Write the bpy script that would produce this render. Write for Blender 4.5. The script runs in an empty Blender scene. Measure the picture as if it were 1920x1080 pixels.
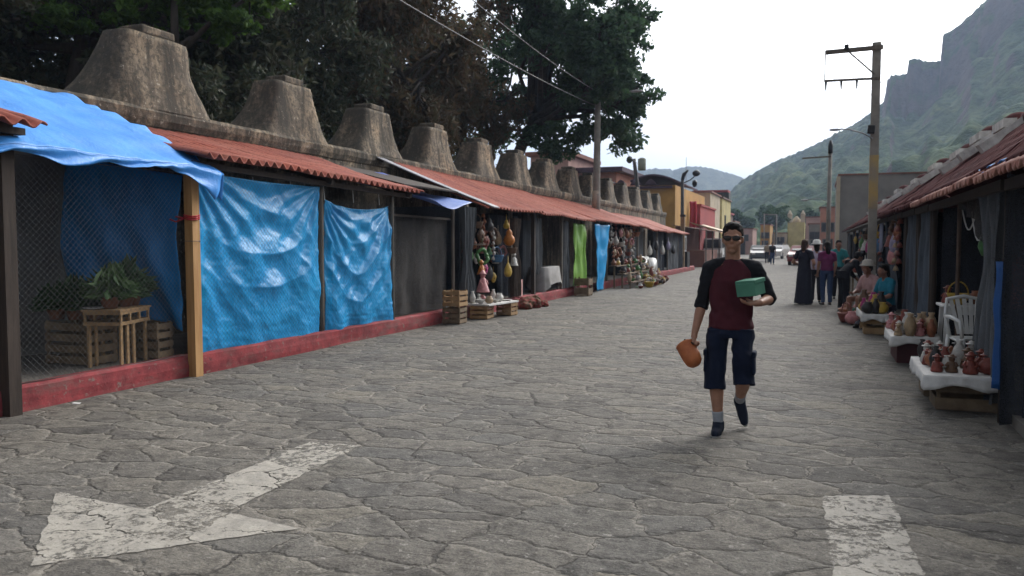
import bpy, bmesh, math, random
import numpy as np
from mathutils import Vector, Matrix, Euler, noise
R = math.radians
random.seed(7); rng = np.random.default_rng(7)
S = bpy.context.scene
C = S.collection

# ------------------------------------------------------------------ camera
CAM_H = 1.55
cd = bpy.data.cameras.new('camera'); cam = bpy.data.objects.new('camera', cd); C.objects.link(cam)
cam.location = (0, 0, CAM_H)
cam.rotation_euler = Euler((R(90 - 3.167), 0, R(20.878)), 'XYZ')
cd.sensor_width = 36; cd.lens = 1500 / 1920 * 36
cd.clip_start = 0.05; cd.clip_end = 8000
cd.dof.use_dof = True; cd.dof.focus_distance = 6.6; cd.dof.aperture_fstop = 3.4
S.camera = cam

# ------------------------------------------------------------------ sky, sun, exposure (overcast)
SUN_EL, SUN_AZ = 35, 20          # azimuth measured from +Y towards +X
w = bpy.data.worlds.new('World'); S.world = w; w.use_nodes = True
nt = w.node_tree; nt.nodes.clear()
sky = nt.nodes.new('ShaderNodeTexSky'); sky.sky_type = 'NISHITA'; sky.sun_disc = False
sky.sun_elevation = R(SUN_EL); sky.sun_rotation = R(SUN_AZ)
sky.air_density = 1.0; sky.dust_density = 10; sky.ozone_density = 1.0
hs = nt.nodes.new('ShaderNodeHueSaturation'); hs.inputs['Saturation'].default_value = 0.12
bg = nt.nodes.new('ShaderNodeBackground'); bg.inputs['Strength'].default_value = 0.15
wo = nt.nodes.new('ShaderNodeOutputWorld')
nt.links.new(sky.outputs[0], hs.inputs['Color']); nt.links.new(hs.outputs[0], bg.inputs['Color'])
nt.links.new(bg.outputs[0], wo.inputs['Surface'])
sl = bpy.data.lights.new('sun', 'SUN'); sl.energy = 0.5; sl.angle = R(45); sl.color = (1, .95, .88)
so = bpy.data.objects.new('sun', sl); C.objects.link(so); so.location = (10, 10, 40)
sd = Vector((math.sin(R(SUN_AZ)) * math.cos(R(SUN_EL)), math.cos(R(SUN_AZ)) * math.cos(R(SUN_EL)), math.sin(R(SUN_EL))))
so.rotation_euler = sd.to_track_quat('Z', 'Y').to_euler()
S.view_settings.view_transform = 'Standard'; S.view_settings.look = 'None'
S.view_settings.gamma = 1; S.view_settings.exposure = 0.84
S.cycles.max_bounces = 6; S.cycles.transparent_max_bounces = 12; S.cycles.volume_bounces = 1

# ------------------------------------------------------------------ helpers: objects and tags
def tag(o, label=None, cat=None, group=None, kind=None):
    if label: o['label'] = label
    if cat: o['category'] = cat
    if group: o['group'] = group
    if kind: o['kind'] = kind
    return o
def thing(name, loc, label, cat, group=None, rz=0):
    o = bpy.data.objects.new(name, None); C.objects.link(o); o.empty_display_size = .2
    o.location = loc; o.rotation_euler = (0, 0, rz)
    return tag(o, label, cat, group)
def root_loc(p):
    v = Vector((0, 0, 0))
    while p is not None:
        v = v + Vector(p.location); p = p.parent
    return v
def link_mesh(name, me, mat, parent=None, loc=None):
    o = bpy.data.objects.new(name, me); C.objects.link(o)
    if mat and not me.materials: me.materials.append(mat)
    if parent: o.parent = parent
    if loc is not None: o.location = loc
    return o
def copy_tree(o, parent=None):
    c = o.copy(); C.objects.link(c)
    if parent: c.parent = parent
    for ch in list(o.children): copy_tree(ch, c)
    return c

class MB:
    """collects shapes, builds ONE mesh object"""
    def __init__(s): s.v = []; s.f = []; s.sm = []
    def add(s, vs, fs, smooth=False):
        b = len(s.v); s.v.extend([tuple(p) for p in vs])
        for f in fs: s.f.append(tuple(i + b for i in f)); s.sm.append(smooth)
        return s
    def box(s, c, d, rot=None, bev=0):
        x, y, z = d[0] / 2, d[1] / 2, d[2] / 2
        if bev <= 0:
            vs = [Vector((i * x, j * y, k * z)) for i in (-1, 1) for j in (-1, 1) for k in (-1, 1)]
            fs = [(0, 1, 3, 2), (4, 6, 7, 5), (0, 4, 5, 1), (2, 3, 7, 6), (0, 2, 6, 4), (1, 5, 7, 3)]
        else:
            bm = bmesh.new(); bmesh.ops.create_cube(bm, size=1)
            for v in bm.verts: v.co = Vector((v.co.x * d[0], v.co.y * d[1], v.co.z * d[2]))
            bmesh.ops.bevel(bm, geom=bm.edges[:], offset=bev, segments=2, affect='EDGES', profile=.5)
            bm.verts.index_update()
            vs = [v.co.copy() for v in bm.verts]; fs = [[v.index for v in f.verts] for f in bm.faces]; bm.free()
        if rot is not None:
            m = Euler(rot).to_matrix(); vs = [m @ v for v in vs]
        c = Vector(c); return s.add([v + c for v in vs], fs, False)
    def bar(s, a, b, w, h=None, up=(0, 0, 1)):
        a = Vector(a); b = Vector(b); h = h or w; d = (b - a).normalized(); u = Vector(up)
        if abs(d.dot(u)) > .98: u = Vector((1, 0, 0))
        r = d.cross(u).normalized(); u = r.cross(d)
        vs = [p + r * (i * w / 2) + u * (j * h / 2) for p in (a, b) for i in (-1, 1) for j in (-1, 1)]
        return s.add(vs, [(0, 1, 3, 2), (4, 6, 7, 5), (0, 4, 5, 1), (2, 3, 7, 6), (0, 2, 6, 4), (1, 5, 7, 3)])
    def tube(s, pts, rad, n=8, cap=True, sq=1.0, smooth=True):
        pts = [Vector(p) for p in pts]; m = len(pts)
        rad = [rad] * m if not hasattr(rad, '__len__') else rad
        vs = []; ref = None
        for i, p in enumerate(pts):
            d = (pts[min(i + 1, m - 1)] - pts[max(i - 1, 0)]).normalized()
            if ref is None: ref = Vector((1, 0, 0)) if abs(d.x) < .9 else Vector((0, 1, 0))
            r = (ref - d * ref.dot(d)).normalized(); ref = r; u = d.cross(r)
            for k in range(n):
                a = 2 * math.pi * k / n
                vs.append(p + r * (math.cos(a) * rad[i]) + u * (math.sin(a) * rad[i] * sq))
        fs = [(i * n + k, i * n + (k + 1) % n, (i + 1) * n + (k + 1) % n, (i + 1) * n + k) for i in range(m - 1) for k in range(n)]
        if cap: fs += [tuple(range(n))[::-1], tuple((m - 1) * n + k for k in range(n))]
        return s.add(vs, fs, smooth)
    def lathe(s, prof, c=(0, 0, 0), n=14, mat3=None, smooth=True, close=True):
        vs = []
        for r, z in prof:
            for k in range(n):
                a = 2 * math.pi * k / n; p = Vector((r * math.cos(a), r * math.sin(a), z))
                if mat3 is not None: p = mat3 @ p
                vs.append(p + Vector(c))
        m = len(prof)
        fs = [(i * n + k, i * n + (k + 1) % n, (i + 1) * n + (k + 1) % n, (i + 1) * n + k) for i in range(m - 1) for k in range(n)]
        if close: fs += [tuple(range(n))[::-1], tuple((m - 1) * n + k for k in range(n))]
        return s.add(vs, fs, smooth)
    def ball(s, c, r, n=10, m=7, smooth=True):
        r = (r, r, r) if not hasattr(r, '__len__') else r
        prof = [(math.sin(math.pi * i / m), -math.cos(math.pi * i / m)) for i in range(m + 1)]
        prof[0] = (.02, -1); prof[-1] = (.02, 1)
        M = Matrix(((r[0], 0, 0), (0, r[1], 0), (0, 0, r[2])))
        return s.lathe(prof, c, n, M, smooth)
    def grid(s, fn, nu, nv, smooth=True):
        vs = [fn(i / nu, j / nv) for j in range(nv + 1) for i in range(nu + 1)]; q = nu + 1
        fs = [(j * q + i, j * q + i + 1, (j + 1) * q + i + 1, (j + 1) * q + i) for j in range(nv) for i in range(nu)]
        return s.add(vs, fs, smooth)
    def prism(s, poly, z0, z1):
        n = len(poly)
        vs = [(x, y, z0) for x, y in poly] + [(x, y, z1) for x, y in poly]
        return s.add(vs, [tuple(range(n))[::-1], tuple(range(n, 2 * n))] + [(i, (i + 1) % n, n + (i + 1) % n, n + i) for i in range(n)])
    def build(s, name, mat, parent=None, world=True, thick=0):
        off = root_loc(parent) if (parent is not None and world) else Vector((0, 0, 0))
        me = bpy.data.meshes.new(name)
        me.from_pydata([tuple(Vector(p) - off) for p in s.v], [], s.f); me.update()
        me.polygons.foreach_set('use_smooth', s.sm)
        o = link_mesh(name, me, mat, parent)
        if thick:
            md = o.modifiers.new('thickness', 'SOLIDIFY'); md.thickness = thick; md.offset = 0
        return o

def np_mesh(name, V, F, mat, parent=None, smooth=True):
    """numpy verts (n,3), quads (m,4)"""
    me = bpy.data.meshes.new(name); V = np.asarray(V, np.float32); F = np.asarray(F, np.int32)
    me.vertices.add(len(V)); me.vertices.foreach_set('co', V.ravel())
    k = F.shape[1]; me.loops.add(F.size); me.loops.foreach_set('vertex_index', F.ravel())
    me.polygons.add(len(F)); me.polygons.foreach_set('loop_start', np.arange(0, F.size, k, dtype=np.int32))
    me.polygons.foreach_set('use_smooth', np.full(len(F), smooth)); me.update(calc_edges=True); me.validate()
    return link_mesh(name, me, mat, parent)

# ------------------------------------------------------------------ helpers: materials
def newmat(name):
    m = bpy.data.materials.new(name); m.use_nodes = True; n = m.node_tree; n.nodes.clear()
    out = n.nodes.new('ShaderNodeOutputMaterial'); b = n.nodes.new('ShaderNodeBsdfPrincipled')
    n.links.new(b.outputs[0], out.inputs['Surface'])
    return m, n, b, out
def nd(n, typ, **kw):
    x = n.nodes.new(typ)
    for k, v in kw.items():
        if k in x.inputs.keys(): x.inputs[k].default_value = v
        else: setattr(x, k, v)
    return x
def ramp(n, fac, stops, interp='LINEAR'):
    r = n.nodes.new('ShaderNodeValToRGB'); r.color_ramp.interpolation = interp
    e = r.color_ramp.elements
    while len(e) < len(stops): e.new(.5)
    for i, (p, c) in enumerate(stops):
        e[i].position = p; e[i].color = (c, c, c, 1) if not hasattr(c, '__len__') else (*c, 1)
    if fac is not None: n.links.new(fac, r.inputs[0])
    return r
def mixc(n, fac, a, b, blend='MIX'):
    m = n.nodes.new('ShaderNodeMix'); m.data_type = 'RGBA'; m.blend_type = blend
    for sock, v in ((m.inputs[0], fac), (m.inputs[6], a), (m.inputs[7], b)):
        if hasattr(v, 'is_output'): n.links.new(v, sock)
        elif hasattr(v, '__len__'): sock.default_value = (*v, 1)[:4]
        else: sock.default_value = v
    return m.outputs[2]
def mth(n, op, a, b=0, clamp=False):
    m = n.nodes.new('ShaderNodeMath'); m.operation = op; m.use_clamp = clamp
    for i, v in enumerate((a, b)):
        if hasattr(v, 'is_output'): n.links.new(v, m.inputs[i])
        else: m.inputs[i].default_value = v
    return m.outputs[0]
def coords(n, world=False, scale=(1, 1, 1)):
    if world: o = n.nodes.new('ShaderNodeNewGeometry').outputs['Position']
    else: o = n.nodes.new('ShaderNodeTexCoord').outputs['Object']
    mp = n.nodes.new('ShaderNodeMapping'); mp.inputs['Scale'].default_value = scale
    n.links.new(o, mp.inputs[0]); return mp.outputs[0]
def noisen(n, co, scale, detail=5, rough=.6, dist=0):
    x = nd(n, 'ShaderNodeTexNoise', Scale=scale, Detail=detail, Roughness=rough, Distortion=dist)
    n.links.new(co, x.inputs['Vector']); return x.outputs['Fac']
def bumpn(n, b, h, strength, dist=.02):
    x = nd(n, 'ShaderNodeBump', Strength=strength, Distance=dist); n.links.new(h, x.inputs['Height'])
    n.links.new(x.outputs[0], b.inputs['Normal']); return x
_pm = {}
def pm(name, c1, c2=None, scale=6, rough=.8, bump=.15, bscale=60, stretch=(1, 1, 1), spec=.3, world=False, metal=0, lo=.35, hi=.65, dirt=0):
    if name in _pm: return _pm[name]
    m, n, b, out = newmat(name); co = coords(n, world, stretch)
    c2 = c2 or tuple(x * .7 for x in c1)
    f = noisen(n, co, scale, 6, .65)
    col = ramp(n, f, [(lo, c2), (hi, c1)]).outputs[0]
    if dirt:
        d = noisen(n, co, scale * .35, 4, .7, .6)
        col = mixc(n, mth(n, 'MULTIPLY', ramp(n, d, [(.5, 0), (.68, 1)]).outputs[0], dirt), col, tuple(x * .35 for x in c2))
    n.links.new(col, b.inputs['Base Color'])
    b.inputs['Roughness'].default_value = rough; b.inputs['Specular IOR Level'].default_value = spec
    b.inputs['Metallic'].default_value = metal
    if bump:
        bumpn(n, b, noisen(n, co, bscale, 4, .6), bump, .015)
    _pm[name] = m; return m

# camera maths for measured azimuths and elevations (used only to size the hills)
_ps, _th = R(20.878), R(3.167)
_fw = np.array([-math.sin(_ps) * math.cos(_th), math.cos(_ps) * math.cos(_th), -math.sin(_th)])
_rt = np.array([math.cos(_ps), math.sin(_ps), 0]); _up = np.cross(_rt, _fw)
def az_el(u, v):
    d = _fw + _rt * (u - 960) / 1500 + _up * (540 - v) / 1500
    return math.atan2(d[0], d[1]), d[2] / math.hypot(d[0], d[1])
# ------------------------------------------------------------------ materials of the setting
def stone_nodes(n):
    """irregular flagstones in world metres: returns colour, height, joint masks"""
    pos = n.nodes.new('ShaderNodeNewGeometry').outputs['Position']
    nz = nd(n, 'ShaderNodeTexNoise', Scale=1.6, Detail=4, Roughness=.65); n.links.new(pos, nz.inputs['Vector'])
    sub = n.nodes.new('ShaderNodeVectorMath'); sub.operation = 'SUBTRACT'; n.links.new(nz.outputs['Color'], sub.inputs[0]); sub.inputs[1].default_value = (.5, .5, .5)
    sc = n.nodes.new('ShaderNodeVectorMath'); sc.operation = 'SCALE'; n.links.new(sub.outputs[0], sc.inputs[0]); sc.inputs[3].default_value = .30
    nz2 = nd(n, 'ShaderNodeTexNoise', Scale=9, Detail=3, Roughness=.6); n.links.new(pos, nz2.inputs['Vector'])
    sub2 = n.nodes.new('ShaderNodeVectorMath'); sub2.operation = 'SUBTRACT'; n.links.new(nz2.outputs['Color'], sub2.inputs[0]); sub2.inputs[1].default_value = (.5, .5, .5)
    sc2 = n.nodes.new('ShaderNodeVectorMath'); sc2.operation = 'SCALE'; n.links.new(sub2.outputs[0], sc2.inputs[0]); sc2.inputs[3].default_value = .11
    ad = n.nodes.new('ShaderNodeVectorMath'); n.links.new(pos, ad.inputs[0]); n.links.new(sc.outputs[0], ad.inputs[1])
    ad2 = n.nodes.new('ShaderNodeVectorMath'); n.links.new(ad.outputs[0], ad2.inputs[0]); n.links.new(sc2.outputs[0], ad2.inputs[1])
    mp = n.nodes.new('ShaderNodeMapping'); mp.inputs['Scale'].default_value = (2.15, 3.5, 0.0); mp.inputs['Rotation'].default_value = (0, 0, .12)
    n.links.new(ad2.outputs[0], mp.inputs[0])
    ve = nd(n, 'ShaderNodeTexVoronoi', feature='DISTANCE_TO_EDGE', voronoi_dimensions='2D', Scale=1.0, Randomness=.95)
    vc = nd(n, 'ShaderNodeTexVoronoi', feature='F1', voronoi_dimensions='2D', Scale=1.0, Randomness=.95)
    for v in (ve, vc): n.links.new(mp.outputs[0], v.inputs['Vector'])
    d = ve.outputs['Distance']; cid = vc.outputs['Color']
    sep = n.nodes.new('ShaderNodeSeparateColor'); n.links.new(cid, sep.inputs[0])
    big = noisen(n, pos, .55, 3, .6); med = noisen(n, pos, 7, 6, .7); fine = noisen(n, pos, 70, 5, .75); blot = noisen(n, pos, 2.3, 5, .65)
    jn = noisen(n, pos, 1.3, 4, .7, .4); jn2 = noisen(n, pos, 28, 4, .7); jc = noisen(n, pos, 2.4, 3, .6)
    # pale crumbly mortar: width varies along the joint
    wid = mth(n, 'MULTIPLY', ramp(n, jn, [(.44, .0), (.64, .095)]).outputs[0], mth(n, 'ADD', jn2, .45))
    mort = mth(n, 'MULTIPLY', ramp(n, mth(n, 'SUBTRACT', wid, d), [(.0, 0), (.02, 1)]).outputs[0], ramp(n, jn2, [(.35, .25), (.55, 1)]).outputs[0])
    # dark open cracks: joint dirt plus occlusion shade put into the colour
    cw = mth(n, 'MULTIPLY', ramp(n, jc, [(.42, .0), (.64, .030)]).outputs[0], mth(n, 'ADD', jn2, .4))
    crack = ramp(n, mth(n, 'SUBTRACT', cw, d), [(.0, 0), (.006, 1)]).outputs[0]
    return pos, d, sep, big, med, fine, blot, mort, crack
def stone_mat():
    m, n, b, out = newmat('flagstone')
    pos, d, sep, big, med, fine, blot, mort, crack = stone_nodes(n)
    base = ramp(n, sep.outputs[0], [(0, (.080, .073, .064)), (.3, (.122, .111, .095)), (.55, (.144, .130, .109)), (.8, (.106, .100, .090)), (1, (.160, .143, .115))]).outputs[0]
    base = mixc(n, ramp(n, med, [(.34, .45), (.64, 1.3)]).outputs[0], (0, 0, 0), base)
    base = mixc(n, .55, base, mixc(n, 1, base, ramp(n, fine, [(.30, .05), (.70, 2.1)]).outputs[0], 'MULTIPLY'))
    base = mixc(n, ramp(n, blot, [(.52, 0), (.70, .35)]).outputs[0], base, (.185, .172, .150))
    base = mixc(n, ramp(n, big, [(.50, 0), (.72, .35)]).outputs[0], base, (.092, .09, .088))
    # scattered pale chips and dark pits
    chips = noisen(n, pos, 16, 3, .8)
    base = mixc(n, ramp(n, chips, [(.62, 0), (.68, .6)]).outputs[0], base, (.30, .28, .25))
    base = mixc(n, ramp(n, chips, [(.33, .7), (.38, 0)]).outputs[0], base, (.06, .058, .055))
    c = mixc(n, mth(n, 'MULTIPLY', mort, .5), base, (.27, .245, .205))
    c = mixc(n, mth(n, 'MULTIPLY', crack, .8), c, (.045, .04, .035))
    n.links.new(c, b.inputs['Base Color'])
    b.inputs['Roughness'].default_value = .82; b.inputs['Specular IOR Level'].default_value = .25
    h = mth(n, 'ADD', ramp(n, d, [(0, 0), (.10, 1)], 'B_SPLINE').outputs[0], mth(n, 'MULTIPLY', med, .9))
    h = mth(n, 'ADD', h, mth(n, 'MULTIPLY', noisen(n, coords(n, True, (1, 2.4, 1)), 5, 5, .7, .3), 1.1)); h = mth(n, 'ADD', h, mth(n, 'MULTIPLY', fine, .35)); h = mth(n, 'SUBTRACT', h, mth(n, 'MULTIPLY', crack, .8))
    h = mth(n, 'ADD', h, mth(n, 'MULTIPLY', mth(n, 'ADD', sep.outputs[1], mth(n, 'MULTIPLY', blot, 1.5)), .45))
    bumpn(n, b, h, .8, .028)
    return m
def paint_mat():
    m, n, b, out = newmat('worn_road_paint')
    pos, d, sep, big, med, fine, blot, mort, crack = stone_nodes(n)
    c = mixc(n, ramp(n, med, [(.35, 0), (.65, 1)]).outputs[0], (.27, .25, .215), (.40, .37, .315))
    c = mixc(n, .5, c, mixc(n, 1, c, ramp(n, fine, [(.25, .4), (.75, 1.5)]).outputs[0], 'MULTIPLY'))
    n.links.new(c, b.inputs['Base Color']); b.inputs['Roughness'].default_value = .75
    tr = n.nodes.new('ShaderNodeBsdfTransparent'); mx = n.nodes.new('ShaderNodeMixShader')
    chips = noisen(n, pos, 22, 4, .75); pat = noisen(n, pos, 3.2, 4, .7)
    keep = ramp(n, mth(n, 'ADD', chips, mth(n, 'ADD', mth(n, 'MULTIPLY', pat, .45), mth(n, 'MULTIPLY', mth(n, 'SUBTRACT', sep.outputs[2], .5), .22))), [(.53, 0), (.72, .86)]).outputs[0]
    keep = mth(n, 'MULTIPLY', keep, mth(n, 'SUBTRACT', 1, crack, True))
    n.links.new(keep, mx.inputs[0]); n.links.new(tr.outputs[0], mx.inputs[1]); n.links.new(b.outputs[0], mx.inputs[2])
    n.links.new(mx.outputs[0], out.inputs['Surface'])
    h = mth(n, 'ADD', mth(n, 'MULTIPLY', med, .9), mth(n, 'MULTIPLY', fine, .3)); bumpn(n, b, h, .6, .03)
    return m
def wall_mat():
    m, n, b, out = newmat('stained_render')
    co = coords(n, True); st = coords(n, True, (2.2, 2.2, .28))
    a = noisen(n, st, 1.5, 6, .7, .3); c = noisen(n, co, 1.1, 5, .65); f = noisen(n, co, 14, 5, .7); g = noisen(n, co, 60, 3, .7)
    base = ramp(n, c, [(.35, (.13, .108, .085)), (.5, (.24, .19, .135)), (.66, (.38, .28, .185))]).outputs[0]
    base = mixc(n, ramp(n, a, [(.42, .92), (.60, 0)]).outputs[0], base, (.045, .040, .034))
    base = mixc(n, ramp(n, f, [(.40, .8), (.52, 0)]).outputs[0], base, (.055, .052, .043))
    base = mixc(n, ramp(n, f, [(.62, 0), (.68, .7)]).outputs[0], base, (.42, .38, .31))
    # moss plus shade painted into the colour of faces toward the near end
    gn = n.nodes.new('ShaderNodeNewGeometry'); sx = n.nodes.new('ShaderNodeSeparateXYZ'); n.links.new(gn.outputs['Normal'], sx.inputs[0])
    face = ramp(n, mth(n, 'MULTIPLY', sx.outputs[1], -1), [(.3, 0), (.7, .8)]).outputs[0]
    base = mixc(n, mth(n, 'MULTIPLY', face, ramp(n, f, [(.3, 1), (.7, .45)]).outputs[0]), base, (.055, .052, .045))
    n.links.new(base, b.inputs['Base Color']); b.inputs['Roughness'].default_value = .92; b.inputs['Specular IOR Level'].default_value = .15
    bumpn(n, b, mth(n, 'ADD', f, mth(n, 'MULTIPLY', g, .5)), .5, .03)
    return m
def tile_mat(name, c1, c2, c3):
    m, n, b, out = newmat(name)
    co = coords(n, True); a = noisen(n, co, .9, 5, .65); st = noisen(n, coords(n, True, (.5, 5, .5)), 1.4, 4, .6); f = noisen(n, co, 22, 5, .7)
    base = ramp(n, a, [(.35, c2), (.6, c1)]).outputs[0]
    base = mixc(n, ramp(n, st, [(.4, 0), (.66, .6)]).outputs[0], base, c3)
    base = mixc(n, ramp(n, f, [(.36, .55), (.5, 0)]).outputs[0], base, tuple(x * .3 for x in c2))
    n.links.new(base, b.inputs['Base Color']); b.inputs['Roughness'].default_value = .75; b.inputs['Specular IOR Level'].default_value = .25
    bumpn(n, b, f, .3, .01); return m
def tarp_mat(name, c1, c2, rough=.3, weave=True, spec=.5, trl=.12):
    m, n, b, out = newmat(name); co = coords(n, True)
    a = noisen(n, co, 1.6, 4, .6); wr = noisen(n, co, 9, 4, .65, 1.2); wr2 = noisen(n, coords(n, True, (1, 1, .35)), 26, 4, .6)
    base = ramp(n, a, [(.35, c2), (.65, c1)]).outputs[0]
    n.links.new(base, b.inputs['Base Color']); b.inputs['Specular IOR Level'].default_value = spec
    n.links.new(ramp(n, wr, [(.3, rough * .8), (.7, rough * 1.35)]).outputs[0], b.inputs['Roughness'])
    bumpn(n, b, mth(n, 'ADD', wr, mth(n, 'MULTIPLY', wr2, .45)), .34, .03)
    if trl:
        t = n.nodes.new('ShaderNodeBsdfTranslucent'); n.links.new(base, t.inputs[0])
        mx = n.nodes.new('ShaderNodeMixShader'); mx.inputs[0].default_value = trl
        n.links.new(b.outputs[0], mx.inputs[1]); n.links.new(t.outputs[0], mx.inputs[2]); n.links.new(mx.outputs[0], out.inputs['Surface'])
    return m
def mesh_cloth_mat(name, c, op=.8):
    """shade net: woven cloth that lets a little show through"""
    m, n, b, out = newmat(name); co = coords(n, True)
    a = noisen(n, coords(n, True, (1, 1, .25)), 5, 5, .65); f = noisen(n, co, 90, 3, .7)
    n.links.new(ramp(n, a, [(.3, tuple(x * .55 for x in c)), (.7, tuple(x * 1.25 for x in c))]).outputs[0], b.inputs['Base Color'])
    b.inputs['Roughness'].default_value = .85; b.inputs['Specular IOR Level'].default_value = .12
    t = n.nodes.new('ShaderNodeBsdfTransparent'); mx = n.nodes.new('ShaderNodeMixShader')
    n.links.new(ramp(n, f, [(.35, op - .2), (.65, min(1, op + .15))]).outputs[0], mx.inputs[0])
    n.links.new(t.outputs[0], mx.inputs[1]); n.links.new(b.outputs[0], mx.inputs[2]); n.links.new(mx.outputs[0], out.inputs['Surface'])
    bumpn(n, b, a, .3, .03)
    return m
def leaf_mat(name, cols, trans=.25):
    m, n, b, out = newmat(name)
    g = n.nodes.new('ShaderNodeNewGeometry'); big = noisen(n, g.outputs['Position'], .55, 3, .6)
    f = mth(n, 'ADD', mth(n, 'MULTIPLY', g.outputs['Random Per Island'], .55), mth(n, 'MULTIPLY', big, .5))
    k = len(cols); base = ramp(n, f, [(.15 + .7 * i / (k - 1), c) for i, c in enumerate(cols)]).outputs[0]
    n.links.new(base, b.inputs['Base Color']); b.inputs['Roughness'].default_value = .6; b.inputs['Specular IOR Level'].default_value = .2
    t = n.nodes.new('ShaderNodeBsdfTranslucent'); n.links.new(base, t.inputs[0])
    mx = n.nodes.new('ShaderNodeMixShader'); mx.inputs[0].default_value = trans
    n.links.new(b.outputs[0], mx.inputs[1]); n.links.new(t.outputs[0], mx.inputs[2]); n.links.new(mx.outputs[0], out.inputs['Surface'])
    return m
def hill_mat(name, g1, g2, g3, rock1, rock2):
    m, n, b, out = newmat(name); co = coords(n, True)
    a = noisen(n, co, .012, 6, .6); c = noisen(n, co, .05, 6, .65); f = noisen(n, co, .22, 4, .7); rk = noisen(n, coords(n, True, (1, 1, .22)), .06, 6, .7)
    base = ramp(n, c, [(.35, g1), (.5, g2), (.68, g3)]).outputs[0]
    base = mixc(n, ramp(n, a, [(.5, 0), (.66, .6)]).outputs[0], base, tuple(x * 1.25 for x in g3))
    base = mixc(n, ramp(n, f, [(.38, .6), (.55, 0)]).outputs[0], base, tuple(x * .4 for x in g1))
    rock = ramp(n, rk, [(.35, rock1), (.65, rock2)]).outputs[0]
    gn = n.nodes.new('ShaderNodeNewGeometry'); sx = n.nodes.new('ShaderNodeSeparateXYZ'); n.links.new(gn.outputs['Normal'], sx.inputs[0])
    steep = mth(n, 'SUBTRACT', 1, mth(n, 'ADD', sx.outputs[2], mth(n, 'MULTIPLY', mth(n, 'SUBTRACT', c, .5), .6)))
    base = mixc(n, ramp(n, steep, [(.40, 0), (.55, 1)]).outputs[0], base, rock)
    n.links.new(base, b.inputs['Base Color']); b.inputs['Roughness'].default_value = 1; b.inputs['Specular IOR Level'].default_value = .05
    bumpn(n, b, f, .6, 3); return m

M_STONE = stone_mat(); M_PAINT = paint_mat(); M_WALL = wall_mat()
M_DIRT = pm('dry_ground', (.16, .13, .095), (.10, .09, .06), .3, .95, .3, 4, world=True)
M_FLOOR = pm('cement_floor', (.20, .18, .155), (.12, .11, .095), 2.2, .85, .25, 40, world=True, dirt=.4)
M_KERB_ = pm('red_kerb_paint', (.27, .048, .052), (.15, .03, .034), 4.0, .7, .3, 30, world=True, dirt=.55)
def kerb_mat():
    m, n, b, out = newmat('chipped_red_paint'); co = coords(n, True); a = noisen(n, co, 3.5, 6, .7); f = noisen(n, co, 11, 6, .75, .4); lo = noisen(n, coords(n, True, (1, 1, 3)), 2, 4, .7)
    c = ramp(n, a, [(.35, (.14, .028, .032)), (.62, (.29, .052, .056))]).outputs[0]
    c = mixc(n, ramp(n, f, [(.60, 0), (.64, .85)]).outputs[0], c, (.20, .165, .14))
    c = mixc(n, ramp(n, f, [(.34, .8), (.40, 0)]).outputs[0], c, (.06, .035, .032))
    c = mixc(n, ramp(n, lo, [(.5, 0), (.66, .6)]).outputs[0], c, (.13, .085, .075))
    n.links.new(c, b.inputs['Base Color']); b.inputs['Roughness'].default_value = .8; b.inputs['Specular IOR Level'].default_value = .2
    bumpn(n, b, f, .5, .02); return m
M_KERB = kerb_mat()
M_REDTILE = tile_mat('red_roof_sheet', (.34, .088, .055), (.21, .05, .036), (.37, .15, .105))
M_MAROON = tile_mat('old_clay_tile', (.085, .030, .030), (.045, .018, .022), (.11, .048, .042))
M_PINKTILE = tile_mat('clay_eave_tile', (.34, .15, .11), (.20, .075, .06), (.42, .25, .20))
M_MAROON.node_tree.nodes['Principled BSDF'].inputs['Specular IOR Level'].default_value = .04; M_MAROON.node_tree.nodes['Principled BSDF'].inputs['Roughness'].default_value = 1
M_MORTAR = pm('white_mortar', (.66, .64, .60), (.32, .30, .28), 4, .9, .3, 40, world=True)
M_GREYSHEET = pm('grey_metal_sheet', (.36, .36, .38), (.22, .22, .24), 3, .55, .1, 30, world=True, dirt=.3)
M_AWNING = tarp_mat('pale_blue_tarp', (.055, .29, .74), (.04, .24, .66), .45)
M_TARP = tarp_mat('cyan_blue_tarp', (.010, .34, .70), (.008, .27, .60), .34, spec=.4)
M_TARPDK = tarp_mat('dull_blue_tarp', (.014, .27, .66), (.011, .21, .54), .4)
M_GREENTARP = tarp_mat('lime_green_sheet', (.20, .40, .05), (.14, .31, .035), .4)
M_GREYWALL = pm('grey_block_wall', (.13, .125, .115), (.075, .072, .066), 2.5, .9, .3, 30, world=True, dirt=.4)
M_DARKWOOD = pm('dark_wood', (.05, .036, .028), (.025, .018, .014), 4, .75, .25, 30, (6, 6, .6))
M_GREYWOOD = pm('weathered_wood', (.16, .135, .11), (.075, .062, .05), 4, .8, .3, 30, (6, 6, .5))
M_PINE = pm('new_pine', (.46, .27, .115), (.33, .175, .065), 3, .65, .2, 30, (7, 7, .5))
M_CRATE = pm('crate_slat', (.36, .235, .12), (.22, .135, .065), 6, .75, .25, 40)
M_OLDCRATE = pm('old_crate_slat', (.20, .145, .09), (.10, .07, .045), 6, .8, .25, 40)
M_NET = mesh_cloth_mat('dark_shade_net', (.050, .047, .045), .9)
M_NETGREY = mesh_cloth_mat('grey_shade_net', (.11, .117, .125), .92)
M_NETBLUE = mesh_cloth_mat('blue_grey_net', (.08, .096, .118), .95)
M_NETBLK = mesh_cloth_mat('navy_black_cloth', (.034, .038, .047), 1.0)
M_WIRE = pm('galvanised_wire', (.13, .13, .125), (.09, .09, .085), 8, .6, 0)
M_CABLE = pm('grey_cable', (.10, .10, .105), (.07, .07, .07), 5, .6, 0)
M_CONC = pm('concrete_pole', (.27, .25, .215), (.17, .155, .135), 2.5, .9, .2, 40)
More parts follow.
